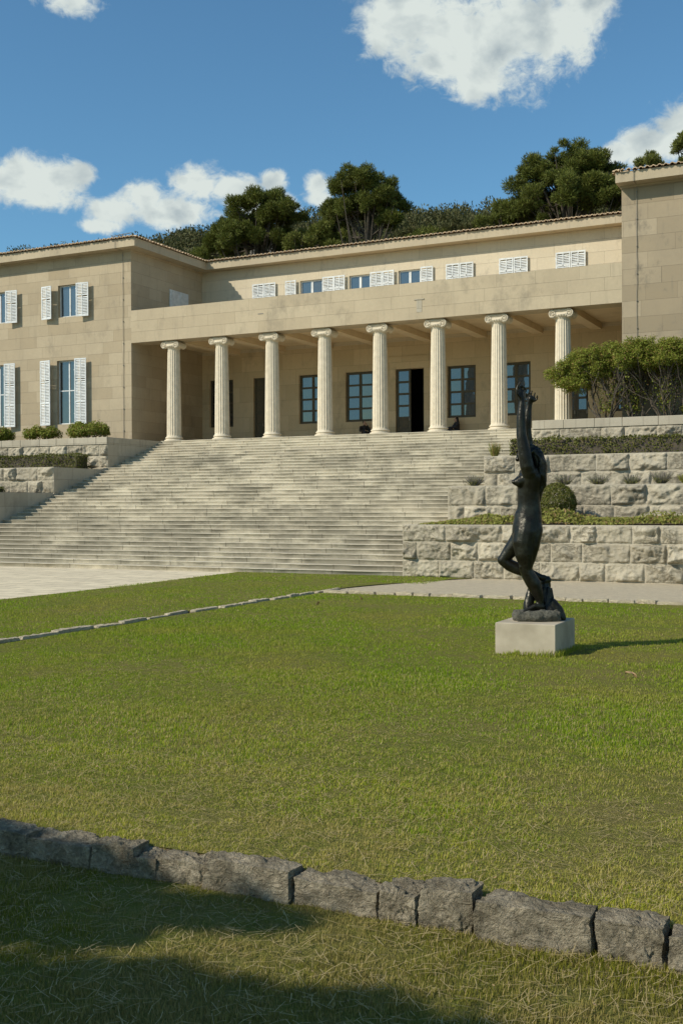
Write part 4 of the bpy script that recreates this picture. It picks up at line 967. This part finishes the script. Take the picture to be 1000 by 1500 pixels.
# ------------------------------------------------------------------ statue
ST = (-4.27, 14.78, -1.578)
b = MB(); b.box(-.41, .41, -.5, .5, -.07, .422, bev=.008)
pl = b.build('stone_plinth', M['marble']); pl.location = (-4.275, 14.76, -2.0); setp(pl, 'plain pale grey stone block set in the lawn under the bronze figure', 'plinth')
def voxelize(mb, name, mat, parent, vox=.012, smooth=6, disp=None):
    me = bpy.data.meshes.new('tmp'); me.from_pydata(mb.v, [], mb.f); me.update(); o = bpy.data.objects.new('tmp', me); COL.objects.link(o)
    m_ = o.modifiers.new('r', 'REMESH'); m_.mode = 'VOXEL'; m_.voxel_size = vox; m_.use_smooth_shade = True
    if smooth: q = o.modifiers.new('s', 'SMOOTH'); q.factor = .5; q.iterations = smooth
    dg = bpy.context.evaluated_depsgraph_get(); ev = o.evaluated_get(dg); m2 = bpy.data.meshes.new_from_object(ev); bpy.data.objects.remove(o)
    if disp:
        n = len(m2.vertices); co = np.empty(n*3, np.float32); m2.vertices.foreach_get('co', co); co = co.reshape(-1, 3); no = np.empty(n*3, np.float32); m2.vertices.foreach_get('normal', no); no = no.reshape(-1, 3)
        co = co+no*disp(co)[:, None]; m2.vertices.foreach_set('co', co.astype(np.float32).ravel()); m2.update()
    m2.materials.clear(); m2.polygons.foreach_set('use_smooth', [True]*len(m2.polygons)); m2.name = name
    return link(name, m2, mat, parent)
def cap(mb, pts, rad, n=14, sy=1.):
    """tapered limb with rounded ends"""
    pts = [Vector(p) for p in pts]; d0 = (pts[0]-pts[1]).normalized(); d1 = (pts[-1]-pts[-2]).normalized()
    P = []; Rr = []
    for a in (1., .92, .71, .38): P.append(pts[0]+d0*rad[0]*a); Rr.append(rad[0]*math.sqrt(max(0, 1-a*a))+.0004)
    for p, r in zip(pts, rad): P.append(p); Rr.append(r)
    for a in (.38, .71, .92, 1.): P.append(pts[-1]+d1*rad[-1]*a); Rr.append(rad[-1]*math.sqrt(max(0, 1-a*a))+.0004)
    mb.tube(P, Rr, n, sy=sy)
def ell(mb, c, r, rot=0., n=18):
    V = []; f = []; m_ = 12
    for i in range(m_+1):
        th = PI*i/m_
        for k in range(n):
            x_, y_, z_ = math.sin(th)*math.cos(2*PI*k/n)*r[0], math.sin(th)*math.sin(2*PI*k/n)*r[1], math.cos(th)*r[2]
            V.append((c[0]+x_*math.cos(rot)-z_*math.sin(rot), c[1]+y_, c[2]+x_*math.sin(rot)+z_*math.cos(rot)))
    for i in range(m_):
        for k in range(n): f.append((i*n+k, (i+1)*n+k, (i+1)*n+(k+1) % n, i*n+(k+1) % n))
    mb.add(V, f)
U = .00928
def p(px, py, dy=0.): return ((px-784)*U, dy*U, (908-py)*U)
statue = setp(empty('statue', ST, YAW), 'dark bronze nude woman with both arms raised, standing on a pale stone block', 'statue')
b = MB()
# torso as stacked sections (px centre, py, half width, half depth)
sec = [(775,683,9,9),(775,688,14,19),(776,694,18,23),(776,702,19,21.5),(774.5,712,17.8,19),(773.5,722,16.8,17.5),(773.6,732,16.4,17),(773.8,742,16.8,17),(773,752,18.8,18.5),(771.5,762,20.5,19.5),(771,772,22.5,21),(770.5,782,21.5,20.5),(769,791,18.5,18),(768,800,15.5,15),(767.5,808,12,11),(767,814,8,7)]
_s = np.array(sec, float); _y = np.linspace(_s[0, 1], _s[-1, 1], 46); sec = [(np.interp(q, _s[:, 1], _s[:, 0]), q, np.interp(q, _s[:, 1], _s[:, 2]), np.interp(q, _s[:, 1], _s[:, 3])) for q in _y]
_a = np.array(sec); _k = np.array([1,2,3,4,3,2,1.])/16
for c_i in (0, 2, 3): _a[3:-3, c_i] = np.convolve(_a[:, c_i], _k, 'valid')
sec = [tuple(q) for q in _a]
V = []; f = []; n = 28
for (cx, cy, hw, hd) in sec:
    for k in range(n):
        an = 2*PI*k/n; ca, sa = math.cos(an), math.sin(an); V.append(p(cx+hw*math.copysign(abs(ca)**.9, ca), cy, hd*math.copysign(abs(sa)**.9, sa)))
for i in range(len(sec)-1):
    for k in range(n): f.append((i*n+k, (i+1)*n+k, (i+1)*n+(k+1) % n, i*n+(k+1) % n))
f.append(tuple(range(n))); f.append(tuple((len(sec)-1)*n+k for k in range(n-1, -1, -1))); b.add(V, f)
ell(b, p(781,776,-8), (11.5*U,11.5*U,15*U)); ell(b, p(782,774,9), (10.5*U,10.5*U,14*U)); cap(b, [p(780,780,-8), p(777,800,-9), p(773,820,-8)], [12*U, 10.5*U, 8*U])               # buttocks
ell(b, p(759,757,0), (7*U,12*U,12*U))                                                              # belly
cap(b, [p(763,703,-9), p(755,706.5,-10), p(750,705.8,-10.5)], [9*U, 7.2*U, 3.2*U]); cap(b, [p(764,702,9), p(757,705,10), p(752.5,704.5,11)], [8.6*U, 6.6*U, 3*U])
cap(b, [p(749.5,705.6,-10.5), p(747.3,705.2,-10.6)], [2*U, 1.3*U])
# standing (left, near) leg
cap(b, [p(771,764,-3), p(769,778,-5), p(765,794,-6.5), p(766,812,-8), p(768,826,-8), p(767.5,834,-7.5), p(772,843,-7), p(779.5,855,-6), p(785,868,-5), p(788.5,879,-4), p(789,886,-4)], [18*U,19*U,17.4*U,14.5*U,11*U,9.6*U,10.2*U,10.8*U,8.6*U,6.2*U,5.6*U])
cap(b, [p(775,775,-4), p(774,800,-6), p(772,818,-7)], [17*U, 13*U, 9*U])
cap(b, [p(791,889,-4), p(781,888,-5), p(773,892,-6), p(766,894.2,-7)], [5.2*U, 5*U, 3.9*U, 2.8*U], sy=1.25)
for q, dz in ((-10,0),(-7.6,.2),(-5.4,.5),(-3.4,.8),(-1.6,1.1)): cap(b, [p(767+dz*1.4,893.6,q), p(763.6+dz*1.6,894.6,q)], [1.7*U, 1.5*U], 8)
ell(b, p(762,829,-10), (5.5*U,5.5*U,6*U))                                                          # kneecap
# bent (right, far) leg
cap(b, [p(768,782,10), p(757,797,14), p(746,810,17), p(738.5,819.5,18)], [17*U, 13.5*U, 10.2*U, 8.4*U])
cap(b, [p(737.5,820.5,18), p(747,828,18), p(758,833,17), p(772,838.5,15), p(787,844,13), p(797,848,12)], [8.2*U, 9.3*U, 9.5*U, 8*U, 5.8*U, 5*U])
cap(b, [p(797,847,12), p(802,851,12), p(803.5,860,12), p(802,867,12)], [5*U, 5*U, 4*U, 2.6*U], sy=1.2)
# near arm
cap(b, [p(772,693,-14), p(768,682,-17), p(765.5,668,-17.5), p(763,654,-17), p(760.5,638,-16.5), p(760,626,-16), p(760,612,-15.5), p(760.7,600,-15), p(761.3,588,-14.5)], [11*U, 10.4*U, 9.6*U, 8.8*U, 7.6*U, 6.9*U, 6.7*U, 5.6*U, 4.3*U])
cap(b, [p(761.3,589,-14.5), p(760.8,582,-14.3), p(760.3,577.5,-14)], [4.5*U, 5.2*U, 4.8*U], sy=.8)
def finger(*q, r=1.75):
    q = [p(*w) for w in q]; cap(b, q, [r*U*(1-.1*i) for i in range(len(q))], 8)
finger((756.8,577,-16), (753.4,571.5,-16.5), (755.3,566.5,-16), (759.6,560.2,-15.4))               # index, pointing up
finger((759,574,-15), (757.6,568.2,-14.6), (761.6,565.4,-13.2), (764.6,567.6,-12.6))               # middle, curled
finger((761.4,573.6,-13), (761.4,568,-12), (765.2,566.8,-11), (767.4,570,-11))                     # ring
finger((763.8,575,-11.5), (765.4,570.4,-10.4), (768,570.6,-9.6), (768.8,573.6,-9.6), r=1.5)        # little
finger((757.5,582,-17.5), (754,578,-20), (753.6,572.5,-20.5), r=1.9)                               # thumb from the side of the palm
# far arm
cap(b, [p(781,692,13), p(781,680,16), p(778.5,666,16.5), p(776.5,652,16), p(774.5,638,15.5), p(773.2,627,15), p(773.6,614,14.5), p(775,602,14), p(776.6,592,13.5)], [10*U, 9.2*U, 7.6*U, 6.8*U, 6.6*U, 6.7*U, 6.9*U, 5.6*U, 4.3*U])
cap(b, [p(776.8,592,13.5), p(778.2,586,13), p(779,583,12.6)], [4.6*U, 5.3*U, 5.6*U], sy=.75)
ell(b, p(780,583.5,12.5), (7.2*U, 3.6*U, 4.4*U))
finger((773.8,582,14), (771.8,578.5,14), (772.2,574.3,13.2), r=1.5)
finger((777,580.5,13.5), (775.2,576.5,13), (776.4,572.6,12), r=1.6)
finger((780.6,580.4,13), (779.4,575.5,12.6), (780.6,571.2,11.6), r=1.6)
finger((784.2,581.6,12), (784.0,577.5,11.5), (784.8,573.6,10.6), r=1.5)
finger((784.5,585.5,11), (788,583,10), (787.9,578.6,9), r=1.7)
# shoulders, neck, head tipped back towards the sky
ell(b, p(774,692,-11), (13*U,11*U,11*U)); ell(b, p(780,691,10), (12*U,10*U,11*U))
cap(b, [p(776,690,0), p(774,681,0), p(772,674,0)], [9.5*U, 8*U, 7.4*U])
ell(b, p(772,667,0), (14*U, 9.6*U, 10.5*U), .45)
ell(b, p(763.5,668.5,0), (7.5*U, 7.4*U, 7*U), .3)
cap(b, [p(759.5,662,0), p(756.2,659.2,0), p(755,660.4,0)], [2.2*U, 1.9*U, 1.5*U], 8)               # nose
cap(b, [p(757.6,665.2,-2), p(756.8,665.0,0), p(757.6,665.2,2)], [1.5*U,1.7*U,1.5*U], 8)             # lips
cap(b, [p(757.6,667.8,-1.6), p(757,667.8,0), p(757.6,667.8,1.6)], [1.3*U,1.6*U,1.3*U], 8)
ell(b, p(757.2,672,0), (3.6*U,3.8*U,3.2*U))                                                        # chin
for sgn in (-1, 1):
    ell(b, p(763.4,659.6,sgn*3.8), (2.6*U,2*U,1.6*U), .8); ell(b, p(774,671,sgn*9.2), (2.6*U,1.2*U,3.6*U), -.6)  # brow and ear
body = voxelize(b, 'body', M['bronze'], statue, .0075, 4, lambda c: .0022*fbm(c*16, 3))
_n = len(body.data.vertices); _c = np.empty(_n*3, np.float32); body.data.vertices.foreach_get('co', _c); _c = _c.reshape(-1, 3)
_vg = body.vertex_groups.new(name='soften'); _m = (_c[:, 2] > .22) & (_c[:, 2] < 1.98) & ~((_c[:, 0] < -26*U) & (_c[:, 2] > 1.75)); _vg.add([int(q) for q in np.nonzero(_m)[0]], 1.0, 'REPLACE')
_sm = body.modifiers.new('soften', 'SMOOTH'); _sm.factor = .5; _sm.iterations = 26; _sm.vertex_group = 'soften'
# hair: forelocks and a long heavy fall down the back
b = MB()
ell(b, p(778,662,0), (12.5*U, 11*U, 9.5*U), -.5); cap(b, [p(782,668,0), p(787,684,0), p(788.5,704,0), p(787,724,0)], [11*U, 11*U, 9.5*U, 5*U], 14, 1.35)
rr = random.Random(4)
for k in range(34):
    dy = rr.uniform(-11, 11); x0 = 777+rr.uniform(-4, 8); ln = rr.uniform(.75, 1)
    q = [p(x0-5, 655+rr.uniform(-2,3)+abs(dy)*.3, dy*.6), p(x0+7-abs(dy)*.2, 662+rr.uniform(-2,3), dy*.9), p(790+rr.uniform(-3,4), 678, dy*1.25), p(791.5+rr.uniform(-4,4), 678+18*ln, dy*1.3), p(791.5+rr.uniform(-4,4.5), 678+32*ln, dy*1.05), p(789.5+rr.uniform(-2.5,3), 678+46*ln, dy*.75), p(788.5+rr.uniform(-2,2), 678+55*ln, dy*.45)]
    cap(b, q, [2.6*U, 3.2*U, 3.8*U, 3.9*U, 3.4*U, 2.4*U, 1.2*U], 8)
cap(b, [p(770,655,-8), p(776,652.6,-5), p(783,655,-3), p(789,660,-2)], [2.2*U,2.8*U,3*U,2.8*U], 8)
cap(b, [p(774,663,-10.5), p(781,659,-10), p(788,657.5,-7)], [2.2*U,2.6*U,2*U], 8)
voxelize(b, 'hair', M['bronze'], statue, .009, 1, lambda c: .006*fbm(c*np.array([24, 24, 8]), 3))
# draped stump the bent foot rests on
b = MB()
cap(b, [p(800,857,13), p(799,868,11), p(800,882,8), p(804,897,4)], [7.5*U, 8.5*U, 10.5*U, 14*U]); cap(b, [p(778,864,14), p(776,876,13), p(774,890,11), p(776,900,8)], [4.6*U, 6.5*U, 8*U, 9*U])
cap(b, [p(778,876,17), p(790,872,18), p(800,870,16)], [6*U,7*U,7*U]); cap(b, [p(803,850,11), p(797,853,11)], [6*U,5*U])
for k in range(9):
    x0 = 792+k*2.0; cap(b, [p(x0,862,5+rr.uniform(-2,3)), p(x0+1.5,880,2+rr.uniform(-3,3)), p(x0+5,900,-2+rr.uniform(-4,4))], [1.8*U,2.6*U,3.6*U], 8)
cap(b, [p(808,884,2), p(815,894,0), p(819,904,-2)], [8*U,9*U,8*U])
voxelize(b, 'draped_stump', M['bronze'], statue, .010, 2, lambda c: .010*fbm(c*np.array([13, 13, 6]), 4))
b = MB(); 
cap(b, [p(755,901.5,-6), p(783,901,-6), p(812,901,-4)], [8.4*U, 8.8*U, 8.4*U], 20, 1.0)
cap(b, [p(757,901.5,8), p(783,901,12), p(810,901,10)], [8.4*U, 8.8*U, 8.4*U], 20, 1.0); cap(b, [p(757,901.5,-18), p(783,901,-22), p(808,901,-18)], [7.4*U, 8.4*U, 8*U], 20, 1.0)
b.box((752-784)*U, (816-784)*U, -24*U, 20*U, .004, 13.4*U)
voxelize(b, 'rock_base', M['rockbase'], statue, .012, 3, lambda c: np.where(c[:, 2] < .02, 0, .014*fbm(c*15, 4)))

# ------------------------------------------------------------------ two people sitting in the portico
M['skin'] = plain('skin', (.42,.26,.18), .6); M['cloth1'] = plain('black_cloth', (.022,.021,.022), .85); M['cloth2'] = plain('dark_navy_cloth', (.028,.030,.038), .85); M['trous'] = plain('dark_trousers', (.03,.032,.04), .85); M['hair'] = plain('dark_hair', (.018,.013,.010), .5)
def person(label, x, y, z, rz, long_hair, reach, cloth):
    root = setp(empty('person', (x, y, z), rz), label, 'person', None)
    H = lambda *a: a
    def limbs(b, k=0., arms=True, legs=True, hands=True):
        if legs:
            for s_ in (-1, 1): cap(b, [(s_*.09,.02,.11), (s_*.14,-.42,.38), (s_*.13,-.62,.05)], [.085+k, .06+k, .045+k], 12)
            if hands:
                for s_ in (-1, 1): cap(b, [(s_*.13,-.60,.04), (s_*.135,-.72,.028), (s_*.14,-.80,.022)], [.042, .036, .024], 14)
        if arms:
            for s_ in (-1, 1):
                e = (s_*.26,-.12,.42) if not (reach and s_ > 0) else (.22,-.22,.40); w = (s_*.12,-.36,.42) if not (reach and s_ > 0) else (.08,-.22,.66)
                cap(b, [(s_*.18,.02,.60), e, w], [.055+k, .042+k, .028+k], 14)
                if hands:
                    W_ = Vector(w); d_ = (W_-Vector(e)).normalized(); cap(b, [W_, W_+d_*.045, W_+d_*.08], [.026, .036, .032], 14)
                    for q in range(4): o_ = Vector(((q-1.5)*.017, 0, 0)); cap(b, [W_+d_*.09+o_, W_+d_*.13+o_, W_+d_*(.15+.01*(q in (1,2)))+o_-Vector((0,0,.02))], [.0095,.009,.008], 6)
                    cap(b, [W_+d_*.03+Vector((-s_*.03,0,0)), W_+d_*.07+Vector((-s_*.05,0,.01))], [.012,.010], 6)
    b = MB(); limbs(b); cap(b, [(0,.02,.12), (0,.03,.32), (0,.02,.54)], [.13, .12, .13], 16); cap(b, [(-.15,.02,.60),(.15,.02,.60)], [.06,.06], 14)
    cap(b, [(0,.02,.60), (0,.0,.71)], [.055,.05], 10); ell(b, (0,-.01,.80), (.075,.095,.115)); ell(b, (0,-.045,.755), (.05,.055,.06))
    cap(b, [(0,-.10,.80), (0,-.122,.775)], [.012,.016], 6); cap(b, [(-.02,-.098,.745), (.02,-.098,.745)], [.009,.009], 6)
    for s_ in (-1, 1): ell(b, (s_*.076,.0,.79), (.012,.02,.03)); ell(b, (s_*.028,-.092,.81), (.013,.010,.008))
    voxelize(b, 'body', M['skin'], root, .014, 2)
    b = MB(); limbs(b, .016, True, False, False); cap(b, [(0,.02,.14), (0,.03,.32), (0,.02,.56)], [.155, .14, .15], 16); cap(b, [(-.15,.02,.60),(.15,.02,.60)], [.078,.078], 10); voxelize(b, 'top', cloth, root, .014, 3)
    b = MB(); limbs(b, .016, False, True, False); cap(b, [(-.07,.02,.11),(.07,.02,.11)], [.13,.13], 12); voxelize(b, 'trousers', M['trous'], root, .014, 2)
    b = MB(); ell(b, (0,.025,.825), (.088,.098,.105))
    if long_hair:
        for k in range(9): an = -1.9+k*.475; cap(b, [(math.sin(an)*.07,.03+math.cos(an)*.05,.82), (math.sin(an)*.10,.05+math.cos(an)*.07,.66), (math.sin(an)*.12,.05+math.cos(an)*.08,.48)], [.035,.04,.03], 8)
    else: ell(b, (0,.085,.80), (.05,.05,.06))
    voxelize(b, 'hair', M['hair'], root, .014, 1)
    return root
person('person in black sitting left of the doorway with one hand raised to the face', -22.85, 49.42, FL+.17, .75, False, True, M['cloth1'])
person('person with long dark hair in dark clothes, sitting below the window right of the doorway', -18.1, 49.40, FL+.17, -.9, True, False, M['cloth2'])

# ------------------------------------------------------------------ the tree behind the viewer that shades the near lawn
rng = np.random.default_rng(77); gp = []
def inpoly(pt, poly):
    c = False; j = len(poly)-1
    for i in range(len(poly)):
        if (poly[i][1] > pt[1]) != (poly[j][1] > pt[1]) and pt[0] < (poly[j][0]-poly[i][0])*(pt[1]-poly[i][1])/(poly[j][1]-poly[i][1])+poly[i][0]: c = not c
        j = i
    return c
polyA = [(-6.5,5.9),(-4.9,5.32),(-4.1,5.24),(-3.55,5.10),(-3.0,5.05),(-2.62,4.98),(-2.95,4.80),(-3.3,4.62),(-3.5,4.3),(-5,3.8),(-6.5,3.8)]
polyB = [(-6.5,4.0),(-4.4,4.1),(-3.5,4.02),(-3.0,4.16),(-2.6,4.18),(-2.2,4.28),(-1.85,4.22),(-1.4,4.28),(-1.1,4.34),(-.8,4.42),(-.4,4.5),(1.0,4.4),(1.2,1.7),(-6.5,1.7)]
for poly, cnt in ((polyA, 330), (polyB, 1150)):
    k = 0
    while k < cnt:
        q = (rng.uniform(-9, 1.5), rng.uniform(1, 7))
        if inpoly(q, poly): gp.append(q); k += 1
SV = np.array(SUN); C = []; R = []
for (gx, gy) in gp:
    h = rng.uniform(5.2, 8.2); C.append(np.array([gx, gy, -2.13])-SV/(-SV[2])*h*1.0+0); R.append((.19, .19, .19))
for k in range(420):  # extra unseen clumps, added to keep sky light off the near grass
    h = rng.uniform(5.0, 9.5); g_ = (rng.uniform(-7.5, 2.5), rng.uniform(-5.5, 1.2)); C.append(np.array([*g_, -2.13])-SV/(-SV[2])*h); R.append((.5, .5, .35))
shade = setp(empty('shade_tree', (-9.5, -4.5, -2.15)), 'spreading tree behind the viewer whose shade falls on the near grass', 'tree')
P, N = clump_points(C[:len(gp)], R[:len(gp)], 2600, rng, .1); V, f = leaf_cloud(P, N, .05, .6, .9, rng)
P2, N2 = clump_points(C[len(gp):], R[len(gp):], 520, rng, .1); V2, f2 = leaf_cloud(P2, N2, .10, .6, .9, rng); f = np.concatenate([f, f2+len(V)]); V = np.concatenate([V, V2]); npmesh('crown', V-np.array(shade.location), f, M['shade'], shade)
b = MB(); b.tube([(0,0,0),(.1,.1,1.6),(.4,.4,3.2),(1.0,1.2,5.2)], [.30,.24,.2,.12], 12)
for k in range(0, len(C), 14): e = C[k]-np.array(shade.location); b.tube([(.4,.4,3.2), (e[0]*.5,e[1]*.5,5.0), tuple(e)], [.09,.05,.012], 6)
b.build('trunk', M['bark'], shade)

# ------------------------------------------------------------------ grass blades, straw, dead leaves
def blades(name, cells, mat, hgt, wid, label, zf, seed=1, curl=.6):
    rng = np.random.default_rng(seed); P = []; HH = []
    for (x0, x1, y0, y1, dens) in cells:
        n = int((x1-x0)*(y1-y0)*dens); q = np.stack([rng.uniform(x0, x1, n), rng.uniform(y0, y1, n)], -1)
        k = q[:, 0]/q[:, 1]; q = q[(k > -1.1) & (k < .42)]; P.append(q)
    P = np.concatenate(P); n = len(P); pt = fbm(np.stack([P[:, 0]*.8, P[:, 1]*.8, P[:, 0]*0], -1), 3); tf = fbm(np.stack([P[:, 0]*7, P[:, 1]*7, P[:, 0]*0], -1), 2)
    m_ = (tf+rng.uniform(-.9, .9, n)) > -.75; P = P[m_]; pt = pt[m_]; tf = tf[m_]; n = len(P)
    dist = P[:, 1]; h = hgt*rng.uniform(.45, 1.25, n)*(1+.35*pt+.3*tf); w = wid*(1+.10*np.maximum(dist-5, 0))*rng.uniform(.7, 1.3, n)
    an = rng.uniform(0, 2*PI, n); ln = rng.uniform(.15, 1.1, n)*curl; d_ = np.stack([np.cos(an), np.sin(an)], -1); s_ = np.stack([-d_[:, 1], d_[:, 0]], -1)
    z0 = np.full(n, zf)-.006
    def pt3(xy, z): return np.concatenate([xy, z[:, None]], 1)
    a = pt3(P-s_*w[:, None], z0); b_ = pt3(P+s_*w[:, None], z0)
    m1 = P+d_*(h*ln*.35)[:, None]; c = pt3(m1+s_*(w*.75)[:, None], z0+h*.6); e = pt3(m1-s_*(w*.75)[:, None], z0+h*.6)
    tip = pt3(P+d_*(h*ln*1.1)[:, None], z0+h*np.sqrt(np.clip(1-.35*ln**2, .3, 1)))
    V = np.stack([a, b_, c, e, tip], 1).reshape(-1, 3); i = np.arange(n)*5
    me = bpy.data.meshes.new(name); me.vertices.add(len(V)); me.vertices.foreach_set('co', V.astype(np.float32).ravel())
    q4 = np.stack([i, i+1, i+2, i+3], -1); q3 = np.stack([i+3, i+2, i+4], -1); lv = np.concatenate([q4, q3], 1).ravel()
    me.loops.add(len(lv)); me.loops.foreach_set('vertex_index', lv.astype(np.int32)); me.polygons.add(2*n)
    ls = np.stack([np.arange(n)*7, np.arange(n)*7+4], -1).ravel(); me.polygons.foreach_set('loop_start', ls.astype(np.int32)); me.update(calc_edges=True)
    o = link(name, me, M[mat]); return setp(o, label, 'grass', kind='stuff')
lawn = []
for (ya, yb, dn) in ((5.4,7,9000),(7,9,7500),(9,12,4600),(12,16,2600),(16,19.5,1500),(19.5,22.55,1100)):
    lawn.append((max(LX0+.1, -1.1*yb), 2.6, ya, yb, dn))
dry = [(-7, 2.6, 5.37, 6.2, 11000), (-8, 2.6, 6.2, 7.4, 6500), (-9, 2.6, 7.4, 9.2, 2600), (-11, 1, 9.2, 12, 900)]; lawn[0] = (*lawn[0][:4], 900); lawn[1] = (*lawn[1][:4], 3000)
lawn.insert(1, (-8, 2.6, 6.2, 7, 3500))
blades('lawn_grass', lawn, 'grass', .030, .0019, 'mown green grass of the main lawn around the statue', -2.0, 11)
blades('lawn_dry_grass', dry, 'grass2', .029, .0016, 'drier yellowish grass of the main lawn just beyond the rough stone blocks', -2.0, 15, .8)
blades('plinth_grass', [(-4.76, -3.8, 14.17, 14.26, 5200), (-3.87, -3.78, 14.2, 15.3, 5200)], 'grass', .075, .0022, 'longer unmown grass tufts round the foot of the pale stone plinth', -2.0, 17)
blades('near_grass', [(-5.6, 2.0, 2.3, 5.22, 14000)], 'grass3', .029, .0015, 'drier patchy grass in front of the rough stone blocks', -2.13, 12, .65)
blades('side_grass', [(-16.9, LX0-.2, 11, 16, 1500), (-16.9, LX0-.2, 16, 22, 900), (-17.2, LX0-.2, 22, 26, 650), (-17.3, -10.4, 26, 28.45, 520)], 'grass', .032, .0020, 'green grass of the narrow lawn left of the stone line', -1.985, 13)
# loose dead grass stems lying on the turf
rng = np.random.default_rng(21); cells = [(-5, 1, 2.5, 5.15, 300, -2.115), (-7, 1, 5.4, 7.5, 260, -1.985), (-9, 1, 7.5, 12, 110, -1.985)]
VV = []
for (x0, x1, y0, y1, dn, zf) in cells:
    n = int((x1-x0)*(y1-y0)*dn); c = np.stack([rng.uniform(x0, x1, n), rng.uniform(y0, y1, n), zf+rng.uniform(0, .03, n)], -1); an = rng.uniform(0, PI, n); L_ = rng.uniform(.015, .07, n)
    d_ = np.stack([np.cos(an), np.sin(an), rng.uniform(-.2, .2, n)], -1)*L_[:, None]; s_ = np.stack([-np.sin(an), np.cos(an), an*0], -1)*.0016
    bend = np.stack([-np.sin(an), np.cos(an), an*0+.4], -1)*(L_*.15*rng.uniform(-1, 1, n))[:, None]
    for (A_, B_) in ((c-d_, c+bend), (c+bend, c+d_)): VV.append(np.stack([A_-s_, A_+s_, B_+s_, B_-s_], 1).reshape(-1, 3))
V = np.concatenate(VV); setp(npmesh('straw', V, np.arange(len(V)).reshape(-1, 4), M['straw']), 'dead grass stems scattered over the foreground turf', 'straw', kind='stuff')
dl = [(-2.62, 12.9, -1.965, .07, 'curled brown leaf on the lawn right of the plinth'), (-9.9, 21.2, -1.965, .06, 'brown leaf on the lawn near the corner of the stone line'), (-10.2, 19.8, -1.965, .06, 'second brown leaf, nearer, on the lawn beside the stone line'), (-1.05, 7.9, -1.975, .03, 'small dark leaf on the lawn at the right')]
for k, (x, y, z, r, lb) in enumerate(dl):
    V = []; f = []; n = 9
    for i in range(n+1):
        for j in range(5):
            u_, v_ = i/n, (j-2)/2; w = math.sin(PI*u_**.8)*.45*(1+.15*math.sin(i*2.7+k)); V.append(((u_-.5)*2*r, v_*w*r, .3*r*v_*v_+.35*r*math.sin(u_*4+k)+.2*r*math.sin(v_*3+u_*5)))
    for i in range(n):
        for j in range(4): q = i*5+j; f.append((q, q+5, q+6, q+1))
    o = npmesh('dry_leaf', V, f, M['dryleaf'], smooth=True); o.location = (x, y, z); o.rotation_euler = (.2, .3, k*1.3); setp(o, lb, 'leaf', 'dry leaves on the lawn')
rng = np.random.default_rng(33); n = 420; x = rng.uniform(-6.5, .5, n); y = rng.uniform(2.6, 14, n)
C_ = np.stack([x, y, np.where(y < 5.2, -2.105, -1.972)], -1); keep = (y < 5.1) | (y > 5.5); V, f = leaf_cloud(C_[keep], np.tile([0, 0, 1.], (int(keep.sum()), 1)), .011, .5, .35, rng)
setp(npmesh('leaf_litter', V, f, M['dryleaf']), 'tiny brown leaf fragments scattered through the lawn', 'leaf litter', kind='stuff')
